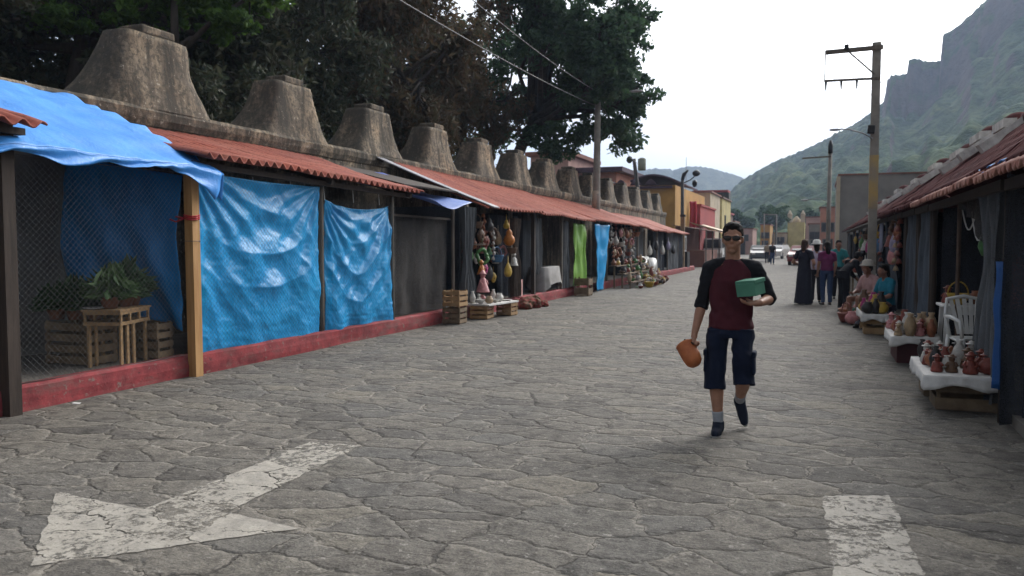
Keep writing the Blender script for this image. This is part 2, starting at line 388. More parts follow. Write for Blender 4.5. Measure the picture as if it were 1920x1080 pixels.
M_BLACK = pm('black_plastic', (.018, .018, .02), (.012, .012, .013), 5, .5, 0)
M_WHITEP = pm('white_plastic', (.66, .66, .64), (.55, .55, .53), 4, .45, 0)
M_CLOTHW = pm('white_cloth', (.62, .61, .585), (.46, .45, .43), 5, .85, .3, 25)
M_BARK = pm('bark', (.055, .045, .037), (.03, .025, .02), 3, .9, .5, 14, (3, 3, .6))
# ------------------------------------------------------------------ ground, street, hills
g = MB(); g.grid(lambda u, v: ((u - .5) * 3600, -400 + v * 3600, 0), 24, 24, False)
tag(g.build('ground', M_DIRT), kind='structure')
def street_z(x, y):
    return .004 + .010 * (noise.noise(Vector((x * .55, y * .55, 3.1))) + 1) + .006 * (noise.noise(Vector((x * 1.7, y * 1.7, 9.1))) + 1)
st = MB(); st.grid(lambda u, v: ((lambda x, y: (x, y, street_z(x, y)))(-6.9 + u * 13.9, -4 + v * 30)), 90, 200)
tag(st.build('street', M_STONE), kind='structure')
st = MB(); st.grid(lambda u, v: (-10.5 + u * 17.5, 26 + v * 124, .012 if v > 0 else .016), 4, 20)
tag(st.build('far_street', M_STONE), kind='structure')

def marking(pts, label):
    # sheet of paint that follows the stones, 4 mm proud of them
    dense = []
    for i, (x, y) in enumerate(pts):    # ragged edge, as paint chips away stone by stone
        x2, y2 = pts[(i + 1) % len(pts)]; L_ = math.hypot(x2 - x, y2 - y); k = max(2, int(L_ / .035)); nx_, ny_ = -(y2 - y) / L_, (x2 - x) / L_
        for q in range(k):
            t = q / k; px_, py_ = x + (x2 - x) * t, y + (y2 - y) * t; o_ = .020 * noise.noise(Vector((px_ * 6, py_ * 6, 1))) + .014 * noise.noise(Vector((px_ * 21, py_ * 21, 4)))
            dense.append((px_ + nx_ * o_, py_ + ny_ * o_))
    pts = dense
    bm = bmesh.new(); vs = [bm.verts.new((x, y, 0)) for x, y in pts]; bm.faces.new(vs)
    bmesh.ops.triangulate(bm, faces=bm.faces[:])
    for _ in range(5): bmesh.ops.subdivide_edges(bm, edges=[e for e in bm.edges if e.calc_length() > .12], cuts=1, use_grid_fill=True)
    for v in bm.verts: v.co.z = street_z(v.co.x, v.co.y) + .005
    me = bpy.data.meshes.new('road_marking'); bm.to_mesh(me); bm.free()
    for p in me.polygons: p.use_smooth = True
    return tag(link_mesh('road_marking', me, M_PAINT), label, 'road marking', 'white paint on the street')
marking([(-4.34, 3.53), (-3.45, 2.65), (-2.57, 3.55), (-3.13, 3.62), (-3.40, 3.70), (-3.17, 5.17), (-3.63, 5.15), (-3.86, 3.42 + .13), (-4.0, 3.5)][:0] or
        [(-4.34, 3.53), (-3.45, 2.65), (-2.57, 3.53), (-3.13, 3.60), (-3.19, 5.17), (-3.63, 5.13), (-3.585, 3.46)],
        'worn white arrow painted on the stone paving')
marking([(.07, 5.13), (.44, 5.28), (.47, 4.6), (.50, 3.2), (.10, 3.2), (.085, 4.2)], 'worn white painted bar on the paving at the lower right')

def nzh(q): return noise.noise(Vector((q, 2.2, 5.5)))
def hill(name, pts, r0, Rr, r1, mat, na, nr, rough, seed, cliffs=()):
    """terrain in a polar fan; pts = skyline samples (measured bearings), Rr = distance of the ridge"""
    ae = sorted(az_el(*p) for p in pts); A = np.array([a for a, _ in ae]); E_ = np.array([e for _, e in ae])
    az = np.linspace(A[0], A[-1], na); el = np.interp(az, A, E_); el = el + np.array([.0016 * noise.noise(Vector((a * 420, seed, 1))) + .0012 * noise.noise(Vector((a * 1100, seed, 6))) for a in az])
    rs = np.concatenate([np.linspace(r0, Rr, int(nr * .8)), np.linspace(Rr, r1, nr - int(nr * .8) + 1)[1:]])
    V = np.zeros((nr, na, 3)); top = el * Rr + CAM_H
    kk_ = 31; pad = np.pad(top, kk_, mode='edge'); topS = np.convolve(pad, np.ones(2 * kk_ + 1) / (2 * kk_ + 1), 'valid')
    for i, r in enumerate(rs):
        for j, a in enumerate(az):
            x, y = math.sin(a) * r, math.cos(a) * r
            n1 = noise.fractal(Vector((x * .011 + seed, y * .011, seed)), 1, 2, 5)
            n2 = noise.turbulence(Vector((x * .06, y * .06, seed)), 4, False)
            vd = noise.voronoi(Vector((x * .11, y * .11, 1.7)))[0][0]; crown = (1 - vd * 1.3) * rough * .55
            if r <= Rr:
                s = (r - r0) / (Rr - r0); g_ = s ** 1.2
                s2 = min(1, max(0, s + n1 * .05))
                for (c0, c1, az0, amt) in cliffs:
                    # cliff band: slope eases off below, then jumps
                    k = min(1, max(0, (a - az0) / .012))
                    if k > 0:
                        flat = c0 * .88 * (s2 / c0) ** 1.1 if s2 < c0 else None
                        low = amt + .09 * math.sin(a * 31 + 1) + .05 * nzh(a * 60)
                        if s2 < c0: gg = low * (s2 / c0) ** 1.1
                        elif s2 < c1: gg = low + (1 - low) * .85 * ((s2 - c0) / (c1 - c0)) ** .8
                        else: gg = 1 - .15 * (1 - low) * (1 - (s2 - c1) / max(1e-6, 1 - c1))
                        g_ = g_ * (1 - k) + gg * k
                bl = min(1, max(0, (s - .66) / .16)); bl = bl * bl * (3 - 2 * bl) if cliffs else 1
                z = (topS[j] * (1 - bl) + top[j] * bl) * g_ * (1 + (n1 * .16) * (1 - s) * min(1, s * 4)) + ((n2 - .45) * rough * .45 + crown) * min(1, s * 6) * (.45 if s > .97 else 1)
            else:
                q = (r - Rr) / (r1 - Rr); z = top[j] * (1 - q * q) * (1 - .25 * q)
            V[i, j] = (x, y, max(z, -2))
    # bring every bearing to the measured skyline
    rr_ = np.hypot(V[:, :, 0], V[:, :, 1]); sky_ = ((V[:, :, 2] - CAM_H) / rr_).max(0)
    sc_ = el / np.maximum(sky_, 1e-4); sc_ = np.convolve(np.pad(sc_, 1, mode='edge'), np.ones(3) / 3, 'valid')
    V[:, :, 2] = CAM_H + (V[:, :, 2] - CAM_H) * np.where(V[:, :, 2] > CAM_H, sc_[None, :], 1)
    idx = np.arange(nr * na).reshape(nr, na)
    F = np.stack([idx[:-1, :-1], idx[:-1, 1:], idx[1:, 1:], idx[1:, :-1]], -1).reshape(-1, 4)
    return tag(np_mesh(name, V.reshape(-1, 3), F, mat), kind='structure')
M_HILL = hill_mat('wooded_hill', (.022, .043, .021), (.043, .073, .032), (.088, .108, .047), (.042, .034, .036), (.12, .09, .083))
M_HILLFAR = hill_mat('far_hill', (.035, .045, .035), (.06, .07, .05), (.08, .09, .06), (.1, .09, .08), (.16, .14, .12))
cl = [(.74, .78, az_el(1655, 200)[0], .72), ]
hill('mountain', [(1300, 452), (1340, 410), (1362, 365), (1395, 334), (1420, 321), (1450, 304), (1490, 288), (1530, 270), (1570, 249), (1600, 234), (1640, 206), (1658, 188),
     (1664, 146), (1672, 141), (1700, 138), (1704, 112), (1716, 109), (1742, 116), (1764, 113), (1767, 66), (1785, 55), (1800, 45), (1822, 24), (1842, 6), (1860, -12), (1900, -40), (1960, -60), (2050, -80), (2200, -60), (2400, 60)],
     150, 640, 1000, M_HILL, 330, 200, 9, 3.7, cl)
hill('distant_hill', [(900, 380), (1050, 345), (1150, 324), (1190, 320), (1230, 316), (1262, 318), (1290, 312), (1318, 313), (1345, 318), (1370, 326), (1390, 331), (1420, 350), (1500, 400), (1600, 440)],
     700, 1150, 1500, M_HILLFAR, 160, 60, 7, 9.2)
# ------------------------------------------------------------------ LEFT: churchyard wall, pavement, roofs
def nz(x, y=0, z=0): return noise.noise(Vector((x, y, z)))
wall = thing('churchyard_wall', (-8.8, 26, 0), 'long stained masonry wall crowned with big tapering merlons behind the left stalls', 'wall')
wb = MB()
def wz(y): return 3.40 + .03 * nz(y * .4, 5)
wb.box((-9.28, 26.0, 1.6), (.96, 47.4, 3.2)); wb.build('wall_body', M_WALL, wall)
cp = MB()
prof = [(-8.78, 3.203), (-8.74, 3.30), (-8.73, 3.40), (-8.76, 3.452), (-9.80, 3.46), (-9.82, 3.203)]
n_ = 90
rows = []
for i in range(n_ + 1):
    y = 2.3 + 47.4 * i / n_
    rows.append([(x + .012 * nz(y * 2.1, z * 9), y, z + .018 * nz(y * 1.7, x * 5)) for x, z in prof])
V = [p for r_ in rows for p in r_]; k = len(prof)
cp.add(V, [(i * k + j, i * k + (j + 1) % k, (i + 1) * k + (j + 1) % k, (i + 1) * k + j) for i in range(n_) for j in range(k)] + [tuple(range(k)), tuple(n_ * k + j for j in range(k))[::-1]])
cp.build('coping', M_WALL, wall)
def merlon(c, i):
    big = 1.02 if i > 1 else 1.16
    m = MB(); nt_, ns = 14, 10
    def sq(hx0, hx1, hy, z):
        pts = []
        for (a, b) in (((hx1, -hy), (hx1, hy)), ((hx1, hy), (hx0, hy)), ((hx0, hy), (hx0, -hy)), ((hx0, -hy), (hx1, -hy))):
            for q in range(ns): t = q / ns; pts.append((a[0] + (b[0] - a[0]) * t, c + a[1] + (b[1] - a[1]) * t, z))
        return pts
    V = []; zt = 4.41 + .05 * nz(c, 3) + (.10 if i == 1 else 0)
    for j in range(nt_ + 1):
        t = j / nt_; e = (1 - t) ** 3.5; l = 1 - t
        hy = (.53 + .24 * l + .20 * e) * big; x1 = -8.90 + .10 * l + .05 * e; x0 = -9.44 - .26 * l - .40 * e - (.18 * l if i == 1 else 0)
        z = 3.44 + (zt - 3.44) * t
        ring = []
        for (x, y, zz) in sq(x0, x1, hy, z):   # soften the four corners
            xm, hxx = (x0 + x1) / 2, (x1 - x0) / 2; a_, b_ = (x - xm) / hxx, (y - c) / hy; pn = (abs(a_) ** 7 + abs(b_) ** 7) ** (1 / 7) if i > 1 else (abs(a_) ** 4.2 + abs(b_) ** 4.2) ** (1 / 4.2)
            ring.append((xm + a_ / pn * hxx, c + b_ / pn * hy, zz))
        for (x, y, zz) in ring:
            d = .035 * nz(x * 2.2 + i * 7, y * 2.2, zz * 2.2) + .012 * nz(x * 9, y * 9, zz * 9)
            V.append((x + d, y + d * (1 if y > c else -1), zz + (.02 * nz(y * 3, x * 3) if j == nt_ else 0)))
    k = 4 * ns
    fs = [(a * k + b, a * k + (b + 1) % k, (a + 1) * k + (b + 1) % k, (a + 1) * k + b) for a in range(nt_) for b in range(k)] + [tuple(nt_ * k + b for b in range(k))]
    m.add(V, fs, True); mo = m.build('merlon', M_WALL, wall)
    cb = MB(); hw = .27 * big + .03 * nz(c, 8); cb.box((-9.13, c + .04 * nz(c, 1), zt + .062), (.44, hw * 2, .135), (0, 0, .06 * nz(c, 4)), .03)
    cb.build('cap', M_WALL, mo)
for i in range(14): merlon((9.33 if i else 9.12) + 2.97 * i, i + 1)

# raised pavement and its red kerb
pv = MB(); pv.box((-7.83, 25.4, .115), (1.92, 44.8, .23)); tag(pv.build('pavement', M_FLOOR), kind='structure')
kb = MB()
def kerbpt(u, v):
    y = 3 + u * 44.8
    prof = [(-6.74, 0), (-6.735, .14), (-6.745, .235), (-6.775, .262), (-6.90, .262), (-6.90, .1)]
    t = v * (len(prof) - 1); a = min(int(t), len(prof) - 2); f = t - a
    x = prof[a][0] * (1 - f) + prof[a + 1][0] * f; z = prof[a][1] * (1 - f) + prof[a + 1][1] * f
    return (x + .014 * nz(y * 1.5, z * 6), y, z + (.008 * nz(y * 2.3, 7) if z > .05 else 0))
kb.grid(kerbpt, 300, 10, False); tag(kb.build('kerb', M_KERB), kind='structure')

def sheet_roof(mb, y0, y1, xw, zw, xe, ze, wave=.19, amp=.032, seed=0, sag=.03, rag=.04, ze2=None, zw2=None):
    """corrugated sheet roof from wall (xw,zw) to eave (xe,ze); ze2/zw2 = heights at the far end"""
    ze2 = ze if ze2 is None else ze2; zw2 = zw if zw2 is None else zw2
    nu = max(12, int((y1 - y0) / wave * 8)); nv = 10
    def fn(u, v):
        y = y0 + u * (y1 - y0); sheet = math.floor(y / 1.05)
        x = xw + (xe - xw) * v + (rag * nz(sheet * 3.7, seed) if v > .99 else 0)
        zwl = zw + (zw2 - zw) * u; zel = ze + (ze2 - ze) * u
        z = zwl + (zel - zwl) * v - sag * math.sin(math.pi * v) + amp * math.sin(2 * math.pi * y / wave)
        z += .03 * nz(sheet * 1.3, seed + 4) * v + .03 * nz(y * .5, v * 2, seed) + .012 * (((v * 5) % 1) - .5)
        return (x, y, z)
    mb.grid(fn, nu, nv)
def post(name_parent, x, y, z0, z1, w, mat, lean=(0, 0), wig=0, nm='post'):
    b = MB(); n = 6
    if wig:
        pts = [(x + lean[0] * t + wig * nz(t * 3, x + y), y + lean[1] * t + wig * nz(t * 3, 9 + y), z0 + (z1 - z0) * t) for t in [i / n for i in range(n + 1)]]
        b.tube(pts, [w / 2 * (1 + .12 * nz(i * 2.1, y)) for i in range(n + 1)], 8)
    else:
        b.bar((x, y, z0), (x + lean[0], y + lean[1], z1), w, w, (0, 1, 0))
    return b.build(nm, mat, name_parent)

# nearest stall (only its corner is in the picture)
s = thing('market_stall', (-6.75, 4, 0), 'nearest left stall with dark brown corner post and short red tiled eave', 'market stall', 'stalls against the churchyard wall')
rb = MB(); sheet_roof(rb, 2.2, 5.22, -8.7, 3.3, -6.4, 2.60, seed=1); rb.build('roof', M_REDTILE, s, thick=.016)
post(s, -6.70, 5.02, 0, 2.62, .12, M_DARKWOOD); b = MB(); b.bar((-6.62, 2.3, 2.55), (-6.62, 5.15, 2.54), .08, .06); b.build('beam', M_DARKWOOD, s)

b = MB(); b.box((-8.74, 6.3, 1.45), (.06, 2.2, 2.44)); b.build('back_wall', pm('pale_block_wall', (.22, .21, .195), (.13, .125, .115), 1.6, .9, .3, 30, world=True, dirt=.4), s)
# stall one: red scalloped sheets
s1 = thing('market_stall', (-6.75, 9.9, 0), 'left stall under a scalloped red sheet roof with two blue tarps across its front', 'market stall', 'stalls against the churchyard wall')
rb = MB(); sheet_roof(rb, 7.3, 9.2, -8.74, 3.15, -6.5, 2.57, .17, .036, 2, ze2=2.545, zw2=3.14); sheet_roof(rb, 9.17, 12.65, -8.74, 3.16, -6.5, 2.545, .17, .036, 3, ze2=2.455, zw2=3.14, rag=.06)
rb.build('roof', M_REDTILE, s1, thick=.016)
post(s1, -6.83, 10.0, .24, 2.62, .085, M_GREYWOOD, (.0, .03), .02)
post(s1, -6.80, 12.08, .24, 2.48, .06, M_GREYWOOD, (0, 0), .01)
b = MB(); b.bar((-6.72, 7.3, 2.47), (-6.72, 12.5, 2.38), .05, .07); b.bar((-8.6, 10, 2.98), (-6.6, 10, 2.45), .06, .08); b.bar((-8.6, 12.4, 2.98), (-6.6, 12.4, 2.38), .06, .08); b.build('beam', M_DARKWOOD, s1)
for i in range(5):
    b = MB(); yy = 8.6 + i * .8 + .2 * nz(i, 3); b.bar((-6.9, yy, 2.42), (-6.9, yy + .03, 2.20 + .1 * nz(i, 5)), .02, .004); b.build('rag_strip', M_CLOTHW, s1)
# the gap roof: old dark boards behind the sagging tarp
s2 = thing('market_stall', (-6.75, 13.7, 0), 'dark left stall closed by a black shade net between blue tarps and crates', 'market stall', 'stalls against the churchyard wall')
rb = MB(); rb.box((-7.8, 13.75, 2.83), (1.95, 2.3, .03), (0, R(14), 0)); rb.build('roof', M_DARKWOOD, s2)
nb = MB()
def netfn(y0, y1, x0, x1, z0, z1, seed, fold=.03):
    return lambda u, v: (x0 + (x1 - x0) * u + fold * math.sin(u * 19 + seed + v) * (.3 + .7 * v) + fold * nz(u * 5, v * 3, seed), y0 + (y1 - y0) * u, z1 + (z0 - z1) * v + .02 * nz(u * 4, seed))
nb.grid(netfn(12.2, 14.55, -7.05, -6.95, .27, 2.03, 3), 40, 14); nb.build('net_curtain', M_NET, s2)
post(s2, -6.85, 14.62, .24, 2.42, .075, M_GREYWOOD, (0, 0), .015)
b = MB(); b.bar((-6.9, 12.2, 2.05), (-6.9, 14.7, 2.04), .04, .04); b.build('beam', M_DARKWOOD, s2)

# stall three: grey edged red roof, open craft bay
s3 = thing('market_stall', (-6.75, 17.6, 0), 'open left craft stall under the red roof with a grey metal edge sheet', 'market stall', 'stalls against the churchyard wall')
rb = MB(); sheet_roof(rb, 15.5, 19.2, -8.74, 3.33, -6.45, 2.33, .2, .03, 5, ze2=2.33, zw2=3.27); rb.build('roof', M_REDTILE, s3, thick=.016)
rb = MB(); rb.grid(lambda u, v: (-8.8 + 2.42 * v, 14.85 + .78 * v + u * .34, 3.40 - 1.08 * v + .012 * math.sin(u * 25) - .02 * math.sin(3.1 * v)), 16, 12); rb.build('edge_sheet', M_GREYSHEET, s3, thick=.02)
post(s3, -6.85, 15.25, .24, 2.40, .10, M_GREYWOOD); post(s3, -6.85, 17.85, .24, 2.33, .08, M_GREYWOOD); post(s3, -6.8, 19.35, .0, 2.33, .10, M_DARKWOOD)
def bunched(y0, y1, x, z0, z1, seed, amp=.09, tie=.5):
    def fn(u, v):
        w_ = 1 - .45 * math.exp(-((v - tie) / .22) ** 2)
        yc = (y0 + y1) / 2
        return (x + amp * math.sin(u * 6.28 * 4 + seed) * w_ + .04 * nz(u * 3, v * 4, seed), yc + (u - .5) * (y1 - y0) * w_ + .03 * nz(v * 3, seed), z1 + (z0 - z1) * v + .02 * nz(u * 6, seed))
    return fn
b = MB(); b.grid(bunched(14.75, 15.35, -6.72, .35, 2.3, 1), 40, 16); b.build('tied_curtain', M_NETGREY, s3)
b = MB(); b.grid(bunched(17.55, 18.05, -6.70, .3, 2.15, 2, .06, .35), 40, 16); b.build('tied_curtain', pm('brown_cloth', (.10, .075, .06), (.05, .04, .033), 6, .9, .3, 20), s3)
b = MB(); b.grid(netfn(18.15, 19.3, -7.3, -7.2, .26, 2.25, 5), 20, 10); b.build('net_curtain', M_NETBLK, s3)
b = MB(); b.box((-7.9, 15.5, 1.3), (1.6, .04, 2.1)); b.build('partition', M_NETBLK, s3)
b = MB(); b.box((-7.9, 19.4, 1.3), (1.6, .04, 2.1)); b.build('partition', M_NETBLK, s3)

s4 = thing('market_stall', (-6.75, 22.0, 0), 'left stall with drawn grey curtains before a cloth covered table under the red roof', 'market stall', 'stalls against the churchyard wall')
rb = MB(); sheet_roof(rb, 19.16, 24.2, -8.74, 3.27, -6.45, 2.32, .2, .03, 6, ze2=2.25, zw2=3.2, rag=.07); rb.build('roof', M_REDTILE, s4, thick=.016)
post(s4, -6.8, 21.75, .24, 2.3, .07, M_GREYWOOD); post(s4, -6.8, 23.95, .24, 2.25, .08, M_GREYWOOD)
b = MB(); b.grid(netfn(19.5, 20.3, -6.95, -6.9, .75, 2.22, 7, .05), 24, 10); b.grid(netfn(20.3, 21.9, -7.6, -7.5, .26, 2.2, 8, .05), 30, 10); b.build('net_curtain', M_NETGREY, s4)
b = MB(); b.grid(netfn(21.75, 22.35, -6.78, -6.75, .28, 2.2, 9, .05), 24, 10); b.build('net_curtain', M_NETGREY, s4)
s5 = thing('market_stall', (-6.75, 28.5, 0), 'left stall packed with pottery and masks beyond the blue hanging sheet', 'market stall', 'stalls against the churchyard wall')
rb = MB(); sheet_roof(rb, 24.16, 28.3, -8.74, 3.16, -6.42, 2.30, .2, .03, 7, ze2=2.26, zw2=3.14, rag=.09); sheet_roof(rb, 28.27, 32.4, -8.74, 3.12, -6.38, 2.27, .2, .03, 8, ze2=2.20, zw2=3.1, rag=.09); rb.build('roof', M_REDTILE, s5, thick=.016)
post(s5, -6.8, 27.0, .24, 2.28, .07, M_GREYWOOD); post(s5, -6.75, 31.8, 0, 2.25, .07, M_GREYWOOD)
b = MB(); b.box((-7.9, 32.2, 1.3), (1.6, .04, 2.1)); b.build('partition', M_NETBLK, s5)
b = MB(); b.grid(netfn(30.6, 31.7, -7.0, -6.9, .3, 2.2, 10, .05), 24, 10); b.build('net_curtain', M_NETGREY, s5)
s6 = thing('market_stall', (-6.75, 38, 0), 'last stall of the left row with dark curtain panels and a lower red roof', 'market stall', 'stalls against the churchyard wall')
rb = MB(); sheet_roof(rb, 33.0, 43.6, -8.74, 2.95, -6.42, 2.14, .2, .03, 9, ze2=2.05, zw2=2.9, rag=.09); rb.build('roof', M_REDTILE, s6, thick=.016)
for y in (33.4, 36.2, 39, 42, 43.5): post(s6, -6.8, y, .24, 2.12, .07, M_GREYWOOD)
for q, (a, c, x) in enumerate(((33.6, 35.2, -7.2), (36.3, 38.8, -7.0), (39.2, 41.9, -6.85), (42.1, 43.5, -6.85))):
    b = MB(); b.grid(netfn(a, c, x, x + .05, .27, 2.08, q + 11, .06), 24, 10); b.build('net_curtain', (M_NETGREY, M_NETBLK, M_NETGREY, M_NETBLK)[q], s6)
b = MB(); b.box((-7.9, 43.6, 1.3), (1.6, .05, 2.1)); b.build('partition', M_NETBLK, s6)

# timber post standing before the kerb
p = thing('timber_post', (-6.69, 7.28, 0), 'pale new pine post standing before the red kerb, carrying the blue awning corner', 'post')
b = MB(); b.bar((-6.69, 7.28, 0), (-6.70, 7.28, 2.36), .115, .115, (0, 1, 0)); b.build('shaft', M_PINE, p)
b = MB()
for q in range(3): b.tube([(-6.70 + .085 * math.cos(a), 7.28 + .085 * math.sin(a), 1.83 + q * .02 + .01 * math.sin(a * 2)) for a in [i * 6.3 / 14 for i in range(15)]], .008, 5)
b.tube([(-6.77, 7.24, 1.84), (-6.86, 7.2, 1.80), (-6.92, 7.17, 1.83)], .01, 5); b.tube([(-6.77, 7.24, 1.84), (-6.88, 7.22, 1.86)], .01, 5)
b.build('red_tie', pm('red_cord', (.5, .03, .05), (.35, .02, .03), 8, .6, 0), p)
b = MB(); b.tube([(-6.70 + .09 * math.cos(a), 7.28 + .09 * math.sin(a), 1.58) for a in [i * 6.3 / 14 for i in range(15)]], .004, 5); b.build('wire_tie', M_WIRE, p)

# ------------------------------------------------------------------ tarps
def awning_fn(u, v):
    # u along the stall (near -> far), v wall -> eave
    y = 3.4 + u * (4.02 + .16 * v); x = -8.72 + 2.20 * v; z = 3.40 - 1.0 * v
    z += .010 * math.sin(u * 14 + 2 * v) * v + .030 * nz(u * 7, v * 2.5, 2) + .02 * nz(u * 22, v * 5, 4) + .018 * math.sin(v * 26 + 4 * nz(u * 3, v)) * (.4 + .6 * nz(u * 4, 3))
    z += .05 * math.sin(math.pi * v) - .02 * math.sin(u * math.pi * 2.2 + .6) * v
    if u > .93: z += .022 * math.sin(v * 41 + 3 * nz(v * 5, 2)) * (u - .93) / .07
    return (x + .02 * nz(u * 9, 3) * v, y + .05 * nz(v * 6, 8) * (u > .9), z)
t = thing('awning_tarp', (-7.6, 6, 0), 'pale blue tarp stretched as a sloping awning over the nearest caged stall', 'tarp')
b = MB(); b.grid(awning_fn, 90, 50); b.build('sheet', M_AWNING, t, thick=.006)
def flap(u, v):
    p0 = Vector(awning_fn(.0 + u, 1)); d = (.05 + .05 * abs(nz(u * 8, 6))) + .26 * max(0, (u - .80) / .20) ** 1.6 + .10 * math.exp(-((u - .50) / .05) ** 2)
    return (p0.x + .012 + .03 * math.sin(v * 5 + u * 30) * v - .06 * v * max(0, u - .8) * 3, p0.y - .10 * v * max(0, (u - .8) * 4) , p0.z - .004 - d * v)
b = MB(); b.grid(flap, 80, 8); b.build('edge_flap', M_AWNING, t, thick=.005)
def flap2(u, v):  # folded corner turned round the end
    a = Vector(awning_fn(1, .72 + .28 * u)); q = a + Vector((.02, .012, -.005)); d = .02 + .30 * u ** 1.2
    return (q.x - .02 * v, q.y + .05 * v * math.sin(u * 6), q.z - d * v)
b = MB(); b.grid(flap2, 24, 10); b.build('corner_fold', M_AWNING, t, thick=.005)

def front_tarp(y0, y1, zTL, zTR, zB0, zB1, x, seed, topsag, nu=110, nv=120):
    def fn(u, v):
        sgn_ = 1 if seed < 2 else -1; zt = zTL + (zTR - zTL) * u - topsag * 4 * u * (1 - u); zb = zB0 + (zB1 - zB0) * u + .02 * math.sin(u * 17 + seed) + .015 * nz(u * 9, seed)
        z = zt + (zb - zt) * v
        # swags hung from the two top corners, deeper at mid height
        sw = 4 * u * (1 - u); ph = v * 5.6 - sw * 1.25 + .32 * nz(u * 2.3, v * 2.0, seed)
        a1 = (.024 + .024 * nz(u * 2.5, v * 2.5, seed + 6)) * (lambda q: 1 - 2 * abs(math.sin(q)) ** .75)(.5 * ph * 6.28 * (.62 + .1 * seed % .3) + seed + 1.6 * nz(u * 2, v * 1.5, seed + 9)) * math.sin(math.pi * min(1, v * 1.15)) ** .7 * (.35 + .65 * sw)
        # folds radiating from the corners
        th = math.atan2(v + .02, u + .02); th2 = math.atan2(v + .02, 1 - u + .02)
        r1 = math.hypot(u, v); r2 = math.hypot(1 - u, v)
        a2 = .026 * math.sin(th * 22 + seed + 2 * nz(r1 * 3, seed)) * math.exp(-r1 * 1.3) * min(1, r1 * 5) + .028 * math.sin(th2 * 20 + seed + 2 * nz(r2 * 3, seed + 2)) * math.exp(-r2 * 1.2) * min(1, r2 * 5)
        # loose vertical pleats towards the bottom
        a3 = .032 * math.sin(u * 15 + 2.5 * nz(v * 2, seed) + seed * 2) * v ** 1.6
        a4 = .030 * nz(u * 2.4 + v, v * 2.6, seed) + .008 * nz(u * 9 - 5 * v, v * 5, seed + 3) + .010 * (1 - abs(nz(u * 4 + 3.2 * v * sgn_, v * 2.0, seed + 7)) * 4) + .007 * (1 - abs(nz(u * 8 - 7 * v * sgn_, v * 3 + u, seed + 11)) * 4) + .006 * nz(u * 34, v * 36, seed + 5)
        crumple = .028 * abs(nz(u * 7 + 2, v * 22, seed + 8)) * max(0, (v - .82) / .18)
        bel = .05 * math.sin(math.pi * v) * sw ** .6
        return (x + a1 + a2 + a3 + a4 + bel + crumple, y0 + (y1 - y0) * u + .02 * nz(v * 3, seed) * (1 if .02 < u < .98 else 1), z)
    m_ = MB(); m_.grid(fn, nu, nv); return m_
t2 = front_tarp(7.42, 9.93, 2.40, 2.38, .13, .17, -6.80, 1.0, .03)
tag(t2.build('tarpaulin', M_TARP, None, thick=.004), 'wide shiny blue tarp hung in swags right of the pine post', 'tarp', 'blue tarps across the stall fronts')
t3 = front_tarp(10.1, 12.02, 2.20, 2.19, .19, .22, -6.82, 2.3, .10)
tag(t3.build('tarpaulin', M_TARP, None, thick=.004), 'narrower shiny blue tarp between the weathered pole and the black net', 'tarp', 'blue tarps across the stall fronts')
def part_tarp(u, v):
    x = -8.72 + 1.82 * u; zb = .62 + .12 * math.sin(u * 4) ; z = 2.62 - .28 * u + (zb - 2.62 + .28 * u) * v
    yy = 7.36 - .10 * math.sin(math.pi * v) - .05 * math.sin((u * 1.6 - v * .9) * 11) * v - .04 * nz(u * 4, v * 4, 4) - .02 * nz(u * 11, v * 9, 2)
    return (x, yy, z)
b = MB(); b.grid(part_tarp, 60, 60); tag(b.build('tarpaulin', M_TARPDK, None, thick=.004), 'dull blue tarp hung as a side wall behind the caged potted plants', 'tarp', 'blue tarps across the stall fronts')
b = MB(); b.grid(lambda u, v: (-7.9 + 1.45 * v, 12.72 + 1.95 * u, 2.66 - .30 * v - .13 * 4 * u * (1 - u) * v + .02 * nz(u * 5, v * 4) + .03 * math.sin(u * 9) * v), 40, 24)
tag(b.build('tarpaulin', tarp_mat('periwinkle_tarp', (.16, .25, .56), (.12, .19, .46), .5), None, thick=.005), 'small periwinkle blue tarp sagging under the grey metal roof edge', 'tarp')
b = MB(); b.grid(lambda u, v: (-8.45 + .75 * v, 12.3 + 2.2 * u, 3.02 - .2 * v - .05 * math.sin(3 * u) + .02 * nz(u * 6, v * 4)), 20, 10)
tag(b.build('tarpaulin', tarp_mat('ultramarine_tarp', (.03, .09, .40), (.02, .06, .3), .5), None, thick=.005), 'scrap of deep blue tarp laid high against the wall above the red roof end', 'tarp')
b = MB()
b.grid(lambda u, v: (-6.66 + .05 * math.sin(u * 12 + v * 2) + .06 * nz(u * 6, v * 3), 22.45 + 1.35 * u - .12 * v * (1 - u), 2.14 - 1.84 * v), 40, 24)
tag(b.build('hanging_sheet', M_GREENTARP, None, thick=.004), 'lime green plastic sheet hung as a curtain above a wooden crate', 'tarp')
b = MB()
b.grid(lambda u, v: (-6.58 + .06 * math.sin(u * 9 + 2 * v) + .05 * nz(u * 4, v * 5) - .12 * v * (u - .5), 24.55 + 1.9 * u - .35 * v * u, 2.17 - 2.12 * v), 40, 36)
tag(b.build('hanging_sheet', M_TARP, None, thick=.004), 'narrow blue plastic sheet hanging from eave to paving beside the lime green one', 'tarp')

